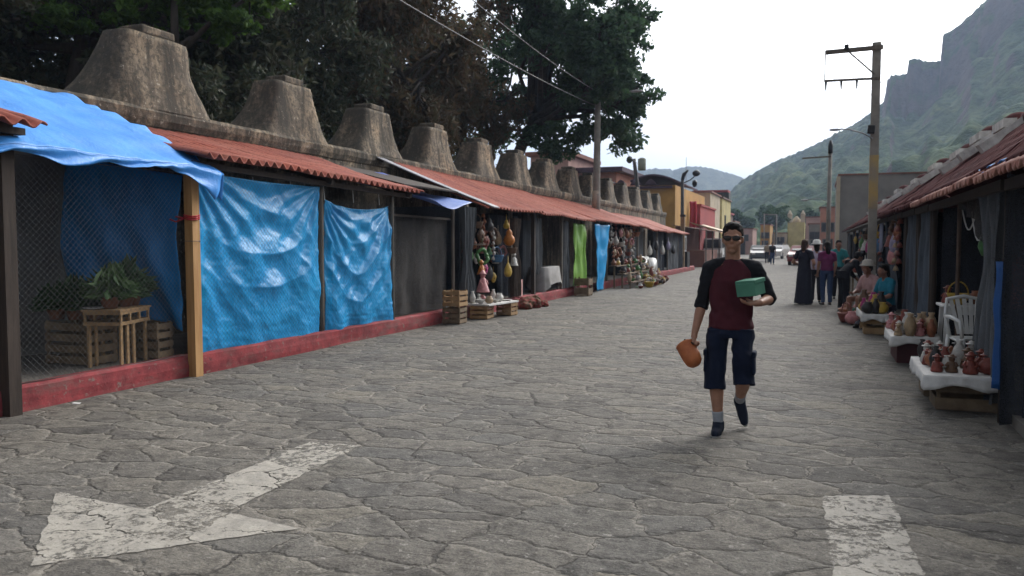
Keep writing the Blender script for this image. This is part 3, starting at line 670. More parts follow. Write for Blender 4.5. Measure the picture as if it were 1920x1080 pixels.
# ------------------------------------------------------------------ chain link fence along the caged bays
cf = thing('chain_link_fence', (-6.83, 8.5, 0), 'grey chain link mesh closing the caged stall and covering the two blue tarps', 'fence')
def chain(y0, y1, z0, z1, x, pitch, r, bow):
    m_ = MB(); W_ = y1 - y0; H_ = z1 - z0
    k = int((W_ + H_) / pitch) + 1
    for sgn in (1, -1):
        for i in range(k + 1):
            c0 = i * pitch
            # line y = c0 - t (or mirrored), z = t
            ta, tb = max(0, c0 - W_), min(H_, c0)
            if tb - ta < .02: continue
            n = 5; pts = []
            for q in range(n + 1):
                t_ = ta + (tb - ta) * q / n; yy = c0 - t_; yy = y0 + (yy if sgn > 0 else W_ - yy)
                pts.append((x + sgn * r * .9 + bow * math.sin(math.pi * (yy - y0) / W_) * math.sin(math.pi * t_ / H_), yy, z0 + t_))
            m_.tube(pts, r, 4, False)
    return m_
chain(5.1, 7.22, .27, 2.36, -6.80, .062, .0014, .05).build('mesh_panel', M_WIRE, cf)
chain(7.42, 9.95, .28, 2.40, -6.67, .062, .0011, .06).build('mesh_panel', M_WIRE, cf)
chain(10.08, 12.02, .28, 2.2, -6.69, .062, .0011, .06).build('mesh_panel', M_WIRE, cf)
for y0, y1, z in ((5.1, 7.22, 2.36), (5.1, 7.22, .27)): b = MB(); b.tube([(-6.80, y0, z), (-6.80, (y0 + y1) / 2, z - .01), (-6.80, y1, z)], .004, 5); b.build('line_wire', M_WIRE, cf)
# ------------------------------------------------------------------ RIGHT: row of tiled stalls
def barrel_roof(mb, y0, y1, xe, ze, xr, zr, wave=.21, amp=.045, rows=5, seed=0):
    """rows of barrel tiles running from eave (xe,ze) up to ridge (xr,zr)"""
    nu = max(10, int((y1 - y0) / wave * 8)); nv = rows * 3
    def fn(u, v):
        y = y0 + u * (y1 - y0); t = (v * rows) % 1 if v < .999 else 1
        c = math.cos(2 * math.pi * y / wave); prof = amp * (abs(c) ** .7 * (1 if c > 0 else -.6))
        col = math.floor(y / wave + .25); rw = math.floor(v * rows)
        z = ze + (zr - ze) * v + prof + .030 * (.5 - t) + .014 * nz(col * 2.7, rw * 3.1, seed) - .03 * math.sin(math.pi * v) + .03 * nz(y * .35, seed)
        return (xe + (xr - xe) * v + .035 * nz(col * 5.1, seed) * (v < .05), y, z)
    mb.grid(fn, nu, nv)
units = [(5.2, 7.6), (7.75, 12.4), (12.5, 14.1), (14.2, 16.1), (16.2, 19.4), (19.5, 23.1), (23.2, 28.2), (28.3, 33.5), (33.6, 39), (39.1, 46)]
rlabels = ['nearest right stall with dark end cloth and pink eave tiles at the frame edge', 'right stall holding the white plastic chair behind a grey net curtain',
           'right stall closed with blue grey curtains beside the white table', 'right stall of drawn grey curtains next to the low table of figurines',
           'right stall where the vendor in turquoise sits behind crates', 'right stall with pale grey cloth hanging beside the big utility pole', 'right stall behind the man in black',
           'right stall behind the women standing in the street', 'far right stall with low tiled roof before the grey building', 'last stall of the right row']
RS = []
for i, (a, c) in enumerate(units):
    s = thing('tiled_stall', (1.5, (a + c) / 2, 0), rlabels[i], 'market stall', 'tiled stalls along the right side'); RS.append(s)
    up = .16 if i == 0 else (.05 if i % 2 else 0)
    rb = MB(); barrel_roof(rb, a, c, 1.27, 2.10 + .012 * i, 2.6, 3.12 + up, seed=i)
    barrel_roof(rb, a, c, 4.0, 2.15, 2.62, 3.12 + up, seed=i + 20); rb.build('roof', M_MAROON, s, thick=.02)
    eb = MB()
    def eav(u, v, a=a, c=c, i=i):
        y = a + u * (c - a); cc = math.cos(2 * math.pi * y / .155)
        return (1.19 + .19 * v + .02 * nz(math.floor(y / .155) * 3.3, i), y, 2.055 + .012 * i + .115 * v + .03 * abs(cc) ** .6 * (1 if cc > 0 else -.5) + .02 * nz(y * .8, i))
    eb.grid(eav, max(10, int((c - a) / .155 * 8)), 3); eb.build('eave_tiles', M_PINKTILE if i < 2 else M_MAROON, s, thick=.022)
    # raised verge at the near end: white mortar bed under dark ridge tiles
    vb = MB(); vb.bar((2.05, a + .10, 2.72 + up + .12), (2.80, a + .10, 3.20 + up + .16), .24, .13); vb.build('verge', M_MORTAR, s)
    vb = MB(); vb.bar((2.42, a + .2, 3.20 + up), (2.42, a + min(1.3, (c - a) * .6), 3.20 + up), .16, .12); vb.build('mortar_bed', M_MORTAR, s)
    for q in range(int((c - a) / .42)):
        y = a + .25 + q * .42
        if nz(q * 2.3, i) < -.25: continue
        rt = MB(); rt.tube([(2.61, y, 3.17 + up), (2.61, y + .40, 3.17 + up + .02)], [.085, .10], 10); rt.build('ridge_tile', M_MAROON, s)
    hb_ = MB(); hb_.lathe([(.20, -.02), (.20, .05), (.17, .12), (.10, .17), (.02, .19)], (2.62, a + .75, 3.22 + up), 12, Matrix(((1, 0, 0), (0, 1.5, 0), (0, 0, 1)))); hb_.build('ridge_end_tile', M_MAROON, s)
    # frame
    for y in ((a + .06, c - .04) if i else (a + .06,)): post(s, 1.50, y, 0, 2.08, .07, M_DARKWOOD, (0, 0), .008)
    b = MB(); b.bar((1.45, a, 2.03 + .012 * i), (1.45, c, 2.03 + .012 * i), .06, .09); b.build('beam', M_DARKWOOD, s)
    b = MB(); b.box((2.75, c - .02, 1.02), (2.3, .03, 2.04)); b.build('partition', M_NETBLK, s)
    b = MB(); b.box((3.88, (a + c) / 2, 1.1), (.05, c - a, 2.2)); b.build('back_wall', M_NETBLK, s)
# dark cloth closing the near end of the row
def endcloth(u, v):
    return (1.44 + 2.4 * u, 7.62 + .06 * math.sin(u * 40 + .6 * math.sin(v * 4)) * (.4 + .6 * v) + .03 * nz(u * 6, v * 3), 2.12 - 2.08 * v)
b = MB(); b.grid(endcloth, 120, 16); b.build('end_cloth', M_NETBLK, RS[0])
b = MB(); b.grid(lambda u, v: (1.445 + .03 * math.sin(u * 9) + .02 * nz(v * 4, u), 7.72 + .13 * u, 1.40 - 1.08 * v), 16, 16); tag(b.build('tarp_strip', tarp_mat('deep_blue_tarp', (.008, .09, .30), (.006, .06, .22), .5), RS[1], thick=.004), 'strip of bright blue tarp')
# net curtains of the chair stall
b = MB(); b.grid(bunched(8.1, 9.15, 1.55, .12, 2.05, 4, .10, .33), 60, 20); b.build('net_curtain', M_NETGREY, RS[1])
def swag(u, v):
    y = 9.0 + 1.7 * u; return (1.56 + .05 * math.sin(u * 20), y, 2.05 - (.10 + .55 * (1 - u) ** 2.2) * v + .02 * nz(u * 8, v * 4))
b = MB(); b.grid(swag, 40, 10); b.build('net_swag', M_NET, RS[1])
b = MB(); b.grid(netfn(12.55, 14.1, 1.50, 1.50, .25, 2.05, 3, .06), 40, 12); b.build('net_curtain', M_NETBLUE, RS[2])
b = MB(); b.grid(netfn(14.25, 16.0, 1.52, 1.50, .2, 2.05, 6, .06), 40, 12); b.build('net_curtain', M_NETBLUE, RS[3])
b = MB(); b.grid(netfn(18.2, 19.4, 1.5, 1.52, .2, 2.1, 7, .06), 40, 12); b.build('net_curtain', M_NETBLUE, RS[4])
b = MB(); b.grid(bunched(19.55, 20.1, 1.5, .2, 2.1, 5, .08, .4), 40, 12); b.build('net_curtain', M_NETBLUE, RS[5])
b = MB(); b.grid(netfn(22.4, 23.1, 1.5, 1.52, .2, 2.1, 8, .06), 30, 12); b.build('net_curtain', M_NETBLUE, RS[5])
for i in (7, 8, 9):
    a, c = units[i]; b = MB(); b.grid(netfn(c - 2.2, c, 1.5, 1.52, .2, 2.1, 8 + i, .06), 30, 12); b.build('net_curtain', (M_NETBLK, M_NETBLUE)[i % 2], RS[i])
post(RS[1], 1.60, 10.95, 0, 2.1, .05, pm('brown_pole', (.11, .07, .05), (.06, .04, .03), 4, .7, .1), (0, 0), .015)
for i in range(2): # cords hung in loops under the beam
    b = MB(); b.tube([(1.6, 9.2 + i * .6 + q * .12, 2.0 - .42 * math.sin(q / 9 * math.pi) * (1 - .3 * i)) for q in range(10)], .008, 5); b.build('hanging_cord', M_CLOTHW, RS[1])
tag(struct_pv := MB().box((2.8, 26, .06), (2.5, 42, .12)).build('pavement', M_FLOOR), kind='structure')
b = MB(); b.grid(lambda u, v: (1.28 + .25 * v, 6.9 + 1.0 * u, 2.16 + .10 * v + .02 * math.sin(u * 14)), 16, 4); tag(b.build('tarpaulin', M_AWNING, None, thick=.005), 'scrap of pale blue tarp lying on the right hand eave tiles', 'tarp')
# rooftop water tank / pipe odds on the right ridge
b = MB(); b.box((3.0, 24.6, 3.62), (.75, .5, .75), (0, 0, .1), .02); b.lathe([(.28, 0), (.28, .5), (.16, .62), (.02, .64)], (3.0, 23.9, 3.3), 14)
# ------------------------------------------------------------------ trees
def leaves(name, pts, size, mat, parent, seed=1, droop=0.0, elong=1.7):
    r_ = np.random.default_rng(seed); n = len(pts)
    a = r_.normal(size=(n, 3)); a[:, 2] -= droop; a /= np.linalg.norm(a, axis=1, keepdims=True) + 1e-9
    b = r_.normal(size=(n, 3)); b -= a * (a * b).sum(1, keepdims=True); b /= np.linalg.norm(b, axis=1, keepdims=True) + 1e-9
    s = size * r_.uniform(.55, 1.3, (n, 1))
    A = a * s * elong / 2; B = b * s / 2; nrm = np.cross(a, b) * s * .18
    V = np.stack([pts - A, pts + B * .9 - nrm, pts + A, pts - B * .9 - nrm], 1).reshape(-1, 3)
    off = np.array(root_loc(parent)); F = np.arange(4 * n).reshape(n, 4)
    return np_mesh(name, V - off, F, mat, parent, False)
def tree(label, base, trunk_pts, r0, blobs, n, size, mat, seed, droop=.0, group='trees behind the churchyard wall', limbs=True, elong=1.7):
    """trunk_pts: trunk line; blobs: (centre, radii) of the crown masses"""
    r_ = np.random.default_rng(seed); t = thing('tree', base, label, 'tree', group)
    tb = MB(); m = len(trunk_pts); tb.tube(trunk_pts, [r0 * (1 - .6 * i / (m - 1)) * (1.25 if i == 0 else 1) for i in range(m)], 10); tb.build('trunk', M_BARK, t)
    top = Vector(trunk_pts[-1]); mid = Vector(trunk_pts[-2])
    pts = []; vol = np.array([rx * ry * rz for _, (rx, ry, rz) in blobs]) ** (2 / 3); vol /= vol.sum()
    lb = MB()
    for (c, rad), fr in zip(blobs, vol):
        c = np.array(c, float); rad = np.array(rad, float); k = int(max(6, 26 * (fr * len(blobs)) ** .8)); nn = int(n * fr)
        d = r_.normal(size=(k, 3)); d /= np.linalg.norm(d, axis=1, keepdims=True)
        cl_ = c + d * rad * r_.uniform(.45, 1.02, (k, 1)); cr = rad.mean() * r_.uniform(.20, .42, k)
        which = r_.integers(0, k, nn); q = r_.normal(size=(nn, 3)); q /= np.linalg.norm(q, axis=1, keepdims=True)
        rr = r_.uniform(.15, 1.0, (nn, 1)) ** .6
        pp = cl_[which] + q * rr * cr[which][:, None] * np.array([1.15, 1.15, .75])
        if droop: pp[:, 2] -= np.abs(r_.normal(size=nn)) * droop
        pts.append(pp)
        if limbs:
            src = mid.lerp(top, float(r_.uniform(.2, 1))); cv = Vector(c)
            kk = src.lerp(cv, .5) + Vector(r_.normal(size=3) * .35)
            lb.tube([src, src.lerp(kk, .5) + Vector(r_.normal(size=3) * .1), kk, cv], [r0 * .42, r0 * .3, r0 * .22, r0 * .1], 6)
            for q_ in range(min(k, 7)):
                e = Vector(cl_[q_]); h_ = cv.lerp(e, .5) + Vector(r_.normal(size=3) * .2)
                lb.tube([kk.lerp(cv, .6), h_, e], [r0 * .14, r0 * .09, r0 * .04], 5, False)
    if limbs: lb.build('limbs', M_BARK, t)
    P = np.concatenate(pts); leaves('crown', P, size, mat, t, seed + 50, .6 if droop else 0, elong)
    return t
def scatter_blobs(c, rad, k, br, seed):
    r_ = np.random.default_rng(seed); out = []
    for i in range(k):
        d = r_.normal(size=3); d /= np.linalg.norm(d); f = r_.uniform(.25, 1) ** .6
        p = np.array(c) + d * np.array(rad) * f; s = br * r_.uniform(.7, 1.25); out.append((p, (s, s, s * .72)))
    return out
L_GREEN = leaf_mat('dark_green_leaf', [(.022, .044, .026), (.036, .072, .038), (.062, .112, .052), (.044, .088, .055)], .35)
L_BRIGHT = leaf_mat('fresh_green_leaf', [(.03, .065, .014), (.06, .12, .022), (.10, .18, .035)], .4)
L_BROWN = leaf_mat('brown_green_leaf', [(.050, .040, .025), (.092, .062, .036), (.060, .062, .036), (.125, .080, .046), (.045, .052, .033)], .35)
L_DARK = leaf_mat('black_green_leaf', [(.022, .032, .022), (.040, .052, .032), (.062, .068, .040), (.058, .050, .032)], .35)
# big dark green broad crowned tree at the end of the mass
tree('broad dark green tree with ragged round crown beside the concrete pole', (-13.2, 33, 0), [(-13.2, 33, 0), (-13.1, 33, 2.5), (-12.7, 33, 4.6), (-11.9, 33, 6.3), (-11.0, 33, 7.8)], .42,
     scatter_blobs((-9.7, 33, 9.3), (3.5, 4.0, 3.3), 26, 1.25, 3) + [((-8.2, 33, 6.2), (1.3, 1.6, .9)), ((-10.3, 32.5, 5.9), (1.6, 1.6, .8)), ((-7.2, 33, 7.6), (1.0, 1.4, .9)), ((-7.4, 33, 10.6), (1.1, 1.4, 1.0)), ((-9, 33, 12.4), (1.6, 1.5, .8))], 46000, .15, L_GREEN, 11)
# brownish feathery trees
tree('tall brownish green tree with thin crown left of the broad dark tree', (-14.2, 31, 0), [(-14.2, 31, 0), (-14.1, 31, 3), (-14.0, 30.6, 6), (-13.8, 30.4, 9)], .30,
     scatter_blobs((-13.7, 30.5, 9.0), (3.3, 3.0, 3.8), 20, 1.0, 5), 13000, .12, L_BROWN, 12, .5, elong=2.4)
tree('tall rusty brown tree with drooping foliage behind the third and fourth merlons', (-13.6, 23.5, 0), [(-13.6, 23.5, 0), (-13.5, 23.5, 3), (-13.4, 23.4, 5.5), (-13.3, 23.2, 8)], .32,
     scatter_blobs((-13.4, 23.5, 7.9), (2.7, 3.0, 3.0), 21, 1.05, 6), 30000, .11, L_BROWN, 13, .7, elong=2.6)
tree('dense dark tree with brown tips behind the second merlon', (-14.0, 18, 0), [(-14.0, 18, 0), (-14, 18, 3), (-13.9, 18, 5.5), (-13.8, 18, 7.5)], .34,
     scatter_blobs((-13.7, 18, 6.6), (2.9, 3.0, 2.9), 24, 1.15, 7), 34000, .10, L_DARK, 14, .5, elong=2.2)
tree('near dark tree with forked trunk behind the largest merlon', (-15.2, 12.5, 0), [(-15.2, 12.5, 0), (-15.1, 12.6, 2.5), (-14.9, 12.9, 5.0), (-14.7, 13.2, 7.0)], .36,
     scatter_blobs((-15.2, 14, 6.9), (3.4, 3.2, 2.5), 24, 1.15, 8), 32000, .105, L_DARK, 15)
tree('leafy tree with fresh green branches hanging over the largest merlon', (-12.2, 13.2, 0), [(-12.2, 13.2, 0), (-12.3, 13.2, 3), (-12.4, 13.1, 5.0), (-12.2, 12.9, 6.6)], .16,
     [((-11.7, 13.6, 6.15), (.75, .7, .42)), ((-12.6, 13.2, 6.6), (.9, .8, .45)), ((-13.4, 12.8, 6.0), (.8, .7, .4)), ((-14.6, 12.4, 6.3), (.9, .7, .45)), ((-11.2, 13.9, 6.9), (.9, .8, .5))], 8500, .11, L_BRIGHT, 16)
tree('dark background tree deep in the churchyard', (-20, 20, 0), [(-20, 20, 0), (-20, 20, 3), (-20, 20, 6), (-20, 20, 8)], .4, scatter_blobs((-19.5, 20.5, 6.2), (3.6, 4.5, 3.6), 26, 1.5, 9), 12000, .24, L_DARK, 17)
tree('airy tree filling the gap between the brown trees and the broad dark tree', (-15.0, 36, 0), [(-15.0, 36, 0), (-15, 36, 3), (-14.8, 36, 6), (-14.6, 36, 8)], .28, scatter_blobs((-14.6, 36, 8.8), (3.4, 3, 4.0), 16, 1.0, 33), 7500, .14, L_GREEN, 33)
tree('dark background tree behind the rusty brown tree', (-19, 28, 0), [(-19, 28, 0), (-19, 28, 3), (-19, 28, 6), (-19, 28, 8)], .4, scatter_blobs((-18.6, 27.5, 7.4), (3.6, 4.2, 4.6), 26, 1.5, 10), 10000, .24, L_DARK, 18)
tree('low dark bushy tree showing between the near merlons', (-12.6, 16.2, 0), [(-12.6, 16.2, 0), (-12.6, 16.2, 2), (-12.5, 16.2, 3.4), (-12.5, 16.2, 4.4)], .16, scatter_blobs((-12.5, 15.8, 4.3), (1.6, 3.6, 1.3), 18, .95, 19), 17000, .10, L_DARK, 19)
tree('tree with several thin dark trunks at the upper left corner', (-16.5, 9.5, 0), [(-16.5, 9.5, 0), (-16.6, 9.6, 2.5), (-16.4, 9.9, 4.8), (-16.3, 10, 6.5)], .26, scatter_blobs((-16.6, 10.4, 6.4), (2.4, 2.8, 2.3), 20, 1.1, 21), 22000, .11, L_DARK, 20)
# ------------------------------------------------------------------ buildings beyond, poles, wires, far traffic
def building(name, label, x0, x1, y0, y1, h, mat, wins=(), roof=None, group=None, trim=None, z0=0, win_mat=None):
    """wins: (face 'S' or 'E' or 'W', offset along face, sill height, width, height)"""
    t = thing(name, ((x0 + x1) / 2, (y0 + y1) / 2, z0), label, 'building', group)
    b = MB(); b.box(((x0 + x1) / 2, (y0 + y1) / 2, z0 + h / 2), (x1 - x0, y1 - y0, h)); b.build('wall', mat, t)
    if roof:
        rm, ov, th = roof; b = MB(); b.box(((x0 + x1) / 2, (y0 + y1) / 2, z0 + h + th / 2 + .003), (x1 - x0 + ov * 2, y1 - y0 + ov * 2, th)); b.build('roof', rm, t)
    for (fc, o, zs, ww, hh) in wins:
        if fc == 'S': c = (x0 + o, y0, z0 + zs + hh / 2); dF = (ww + .16, .12, hh + .16); dP = (ww, .16, hh)
        elif fc == 'E': c = (x1, y0 + o, z0 + zs + hh / 2); dF = (.12, ww + .16, hh + .16); dP = (.16, ww, hh)
        else: c = (x0, y0 + o, z0 + zs + hh / 2); dF = (.12, ww + .16, hh + .16); dP = (.16, ww, hh)
        f = MB(); f.box(c, dF); fo = f.build('window', trim or M_GREYWALL, t)
        p_ = MB(); p_.box(c, dP); p_.build('pane', win_mat or M_PANE, fo)
    return t
M_PANE = pm('dark_glass', (.03, .035, .04), (.02, .022, .028), 3, .2, 0)
def wallm(n_, c, d=.35): return pm(n_, c, tuple(x * .72 for x in c), .8, .9, .25, 12, world=True, dirt=d)
W_SALMON = wallm('salmon_wall', (.42, .20, .14)); W_YEL = wallm('ochre_yellow_wall', (.44, .24, .06)); W_YEL2 = wallm('pale_yellow_wall', (.48, .40, .17))
W_CREAM = wallm('cream_wall', (.46, .38, .27)); W_RED = wallm('red_wall', (.30, .045, .045)); W_GREY = wallm('grey_render', (.20, .185, .165)); W_PINK = wallm('pinkish_wall', (.42, .26, .22))
W_PURP = wallm('purple_trim', (.075, .045, .065)); W_BRICK = wallm('brick_wall', (.20, .085, .06)); W_OLIVE = wallm('dark_olive_panel', (.05, .055, .05)); W_BRN = wallm('brown_wall', (.16, .10, .08))
T = building('building', 'salmon house with purple banded flat roofs behind the merlons', -23, -14.4, 60, 72, 7.0, W_SALMON, [('S', 2.0, 3.4, 2.2, 1.1), ('S', 6.0, 3.4, 2.0, 1.1), ('E', 3, 3.6, 2.0, 1.0)], (W_PURP, .6, .35), trim=W_PURP)
b = MB(); b.box((-18.7, 59.4, 5.55), (8.6, 1.1, .28)); b.build('ledge', W_PURP, T)
b = MB(); b.box((-18.7, 59.4, 6.15), (8.6, .9, .10)); b.box((-18.7, 59.0, 5.9), (8.4, .05, .12)); b.build('railing', W_PURP, T)
T = building('house', 'small pink rooftop house peeping under the broad dark tree', -20.6, -17.6, 58, 66, 8.2, W_PINK, [('S', .9, 6.9, .9, .9)], (W_BRICK, .35, .3))
T = building('building', 'ochre yellow house with a rounded dark roof beyond the end of the wall', -14.2, -9.6, 58, 74, 5.75, W_YEL, [('S', 1.2, 3.8, 1.0, 1.2)], None)
b = MB(); b.grid(lambda u, v: (-12.9 + 3.2 * u, 58.1 + 12 * v, 5.76 + .75 * math.sin(math.pi * (.15 + .7 * u))), 16, 2); b.build('roof', W_PURP, T, thick=.16)
b = MB(); b.box((-12.0, 57.85, 5.62), (4.4, .25, .18)); b.build('cornice', W_PURP, T)
for q in range(3):
    b = MB(); b.grid(lambda u, v: (-14.0 + q * 1.1 + .9 * u, 57.9, 5.75 + .03 + v * .45 * math.sin(math.pi * u)), 10, 3); b.build('arch_rail', W_PURP, T, thick=.05)
T = building('building', 'red walled shop between the ochre yellow and cream houses', -10.6, -8.9, 66, 76, 4.6, W_RED, [], (W_RED, .1, .15))
b = MB(); b.grid(lambda u, v: (-9.55 + .55 * u + .05 * math.sin(v * 5), 64.5 - .1 * math.sin(u * 9), 4.9 - 3.0 * v), 14, 14); tag(b.build('hanging_cloth', tarp_mat('scarlet_cloth', (.46, .035, .055), (.36, .025, .045), .6), None, thick=.01), 'bright red cloth hanging by the street end of the red shop', 'cloth')
building('building', 'narrow cream house right of the red shop', -11.6, -9.6, 78, 86, 6.4, W_CREAM, [('E', 2, 3.6, .9, 1.3), ('S', 1.1, 3.9, .6, 1.2)], (W_BRICK, .15, .15))
building('building', 'pale yellow house with a brown door right of the cream house', -12.4, -9.6, 88, 97, 6.4, W_YEL2, [('S', 2.0, 1.6, .7, 1.7), ('E', 3, 3.3, .9, 1.3), ('S', 2.0, 4.1, .6, 1.0)], (W_BRN, .15, .15))
T = building('building', 'brown building carrying a dark boxed water tower on the left far side', -14.6, -10.6, 101, 110, 5.3, W_BRN, [('S', 2.5, 1.5, 1.0, 1.6)], (W_RED, .2, .2))
b = MB(); b.box((-11.3, 101.5, 6.65), (2.3, 2.3, 2.2)); b.build('tower_box', W_OLIVE, T)
b = MB(); b.box((-12.3, 100.9, 7.9), (4.2, 2.8, .25)); b.build('tower_roof', W_RED, T)
b = MB(); b.box((-13.4, 101.6, 6.9), (1.6, 2.0, 1.6)); b.build('upper_room', W_BRN, T)
# small roadside market beyond the end of the left row
s = thing('market_stall', (-7.9, 58, 0), 'far left roadside stall with brick counter and drooping cream awning', 'market stall', 'stalls beyond the end of the left row')
b = MB(); b.grid(lambda u, v: (-8.9 + 2.6 * v, 60.5 + 7.5 * u, 3.15 - .75 * v - .15 * math.sin(3.14 * u)), 16, 8); b.build('awning', pm('cream_canvas', (.55, .47, .36), (.45, .36, .26), 1, .8, .2), s, thick=.02)
b = MB(); b.box((-7.6, 57, .55), (1.4, 7, 1.1)); b.build('counter', W_BRICK, s)
b = MB(); b.box((-8.6, 57.5, 1.35), (.3, 9, 2.7)); b.build('back_wall', W_BRICK, s)
b = MB(); b.grid(lambda u, v: (-8.8 + 2.2 * v, 52.5 + 7.5 * u, 2.75 - .35 * v), 12, 6); b.build('roof', W_BRN, s, thick=.04)
for y in (52.6, 56, 60, 64, 67.5): post(s, -6.7, y, 0, 2.4, .09, M_GREYWOOD)
s = thing('market_stall', (-7.5, 73, 0), 'far left stall with orange cloth awning behind the white van', 'market stall', 'stalls beyond the end of the left row')
b = MB(); b.grid(lambda u, v: (-9.3 + 2.8 * v, 70 + 6 * u, 3.0 - .9 * v), 8, 6); b.build('awning', pm('orange_canvas', (.50, .25, .07), (.4, .18, .05), 1, .8, .2), s, thick=.02)
for y in (70.2, 75.8): post(s, -6.6, y, 0, 2.1, .08, M_GREYWOOD)
b = MB(); b.box((-8.8, 73, .6), (.9, 5.4, 1.2)); b.build('counter', W_BRICK, s)
# odds at the end of the row: board sign, dark cabinet, posts
t = thing('notice_board', (-6.95, 45.5, 0), 'framed pale board standing on a dark cabinet past the last left stall', 'board'); b = MB(); b.box((-7.0, 45.5, .55), (.5, .9, 1.1)); b.build('cabinet', M_BLACK, t)
b = MB(); b.box((-6.95, 45.5, 1.55), (.06, .72, .86)); f = b.build('frame', M_GREYSHEET, t); b = MB(); b.box((-6.93, 45.5, 1.55), (.06, .56, .70)); b.build('panel', M_GREYWALL, f)
p = thing('timber_post', (-6.9, 44.3, 0), 'stout brown post with yellowish foot past the last left stall', 'post'); b = MB(); b.bar((-6.9, 44.3, 0), (-6.9, 44.3, 3.0), .2, .2); b.build('shaft', pm('ochre_post', (.26, .18, .10), (.15, .10, .06), 2, .8, .2), p)
b = MB(); b.box((-6.9, 44.3, 3.08), (.28, .28, .12)); b.build('cap', M_DARKWOOD, p)

# right side far: grey blank building, church like house, town
T = building('building', 'blank grey rendered building rising behind the right stalls', 1.2, 10.5, 55, 66, 5.85, W_GREY, [], (W_BRICK, .08, .10))
b = MB(); b.box((1.16, 55.0, 2.9), (.22, .3, 5.8)); b.build('corner_strip', W_CREAM, T)
T = thing('church', (-3.0, 140, 0), 'yellowish church front with a pointed belfry at the far end of the street', 'church')
b = MB(); b.box((-3.3, 141, 2.5), (2.6, 6, 5.0)); b.build('wall', W_YEL2, T)
for dx in (-1.0, 1.0):
    b = MB(); b.box((-3.3 + dx, 138.3, 5.6), (.7, .7, 1.2)); b.lathe([(.42, 0), (.3, .3), (.05, .8)], (-3.3 + dx, 138.3, 6.2), 8); b.build('belfry', W_CREAM, T)
b = MB(); b.lathe([(.7, 0), (.6, .5), (.3, .9), (.05, 1.1)], (-3.3, 139.5, 5.0), 12); b.build('dome', W_CREAM, T)
far_specs = [(-1.6, 1.2, 120, 5.2, W_PINK, 'pinkish low house right of the far church'), (-8.2, -6.8, 128, 4.4, W_YEL, 'small ochre house at the end of the street'), (-11.5, -8.6, 118, 3.6, W_PINK, 'low pinkish house at the left street end'),
             (-6.6, -4.7, 135, 3.2, W_CREAM, 'low cream house left of the far church'), (-13.0, -11.6, 123, 4.8, W_CREAM, 'tall cream house at the left street end'), (.2, 1.6, 84, 5.0, W_SALMON, 'narrow salmon house beside the far right pole'), (-1.0, .3, 100, 3.8, W_GREY, 'grey house between church and salmon house')]
for (x0, x1, y0, h, m_, lb) in far_specs:
    building('house', lb, x0, x1, y0, y0 + 8, h, m_, [('S', (x1 - x0) * .3, h * .55, .5, .8), ('S', (x1 - x0) * .7, h * .55, .5, .8), ('S', (x1 - x0) * .5, 0.05, .8, 1.9)], (W_BRICK, .12, .15), 'houses at the far end of the street')
# trees at the foot of the hill
for q, (x, y, s_, lb) in enumerate(((-8.5, 170, 3.2, 'round dark tree at the hill foot above the street end'), (-14, 160, 2.4, 'small dark tree beside the boxed water tower'), (4, 180, 3.5, 'dark tree behind the far church'), (-2, 150, 2.2, 'small tree right behind the church belfry'))):
    tree(lb, (x, y, 0), [(x, y, 0), (x, y, 2), (x, y, 4), (x, y, 5)], .25, scatter_blobs((x, y, 5 + s_ * .5), (s_, s_, s_ * .7), 9, s_ * .5, 40 + q), 2600, .5, L_GREEN, 60 + q, group='trees at the foot of the hill', limbs=False)
# palm at the hill foot
t = thing('palm_tree', (-5.5, 118, 0), 'palm tree with a round feathery head above the street end', 'palm tree', None)
b = MB(); b.tube([(-5.5, 118, 0), (-5.45, 118, 3), (-5.5, 118, 6)], [.2, .15, .14], 8); b.build('trunk', M_BARK, t)
P = []
for k_ in range(16):
    a = k_ * 2.4; e = .9 - 1.3 * ((k_ * .37) % 1)
    for q in range(40):
        s_ = q / 40 * 2.0; P.append((-5.5 + math.cos(a) * s_ * math.cos(e * .6), 118 + math.sin(a) * s_ * math.cos(e * .6), 6 + s_ * math.sin(e) - .22 * s_ * s_ + (rng.random() - .5) * .15))
leaves('fronds', np.array(P), .3, L_GREEN, t, 77)

# poles
def crossarm(b, a, c, r=.05): b.bar(a, c, r * 2, r * 2)
t = thing('utility_pole', (1.12, 19, 0), 'tall weathered pole with an open rectangular crossarm frame over the right stalls', 'utility pole')
b = MB(); b.bar((1.10, 19, 0), (1.10, 19, 5.84), .17, .15, (0, 1, 0)); b.build('shaft', M_CONC, t)
b = MB(); b.bar((1.098, 18.99, 2.3), (1.098, 18.99, 3.45), .18, .155, (0, 1, 0)); b.build('yellow_band', pm('faded_yellow_paint', (.36, .25, .09), (.24, .20, .14), 2.5, .8, .2, world=True), t)
b = MB(); b.bar((.07, 18.92, 5.70), (1.22, 18.92, 5.72), .07, .09, (0, 0, 1)); b.build('crossarm', M_GREYWOOD, t)
b = MB(); b.bar((.06, 18.92, 5.09), (1.18, 18.92, 5.07), .05, .045, (0, 0, 1)); arm = b.build('crossarm', M_GREYWOOD, t)
for q in range(3): b = MB(); x = .10 + q * .31; b.tube([(x, 18.92, 5.07), (x, 18.92, 4.98), (x, 18.92, 4.88)], [.028, .02, .012], 8); b.build('insulator', M_BLACK, arm)
b = MB(); b.bar((.52, 18.9, 5.70), (1.06, 18.9, 5.16), .03, .03); b.build('brace', M_GREYWOOD, t)
b = MB(); b.tube([(.075, 18.92, 5.08), (.075, 18.92, 5.4), (.08, 18.92, 5.72)], .012, 6); b.build('rod', M_CABLE, t)
b = MB(); b.box((.50, 18.92, 5.77), (.09, .1, .12)); b.build('bolt_clamp', M_BLACK, t)
b = MB(); b.box((1.02, 18.8, 3.98), (.15, .15, .18), (0, .1, 0), .02); b.build('control_box', M_BLACK, t)
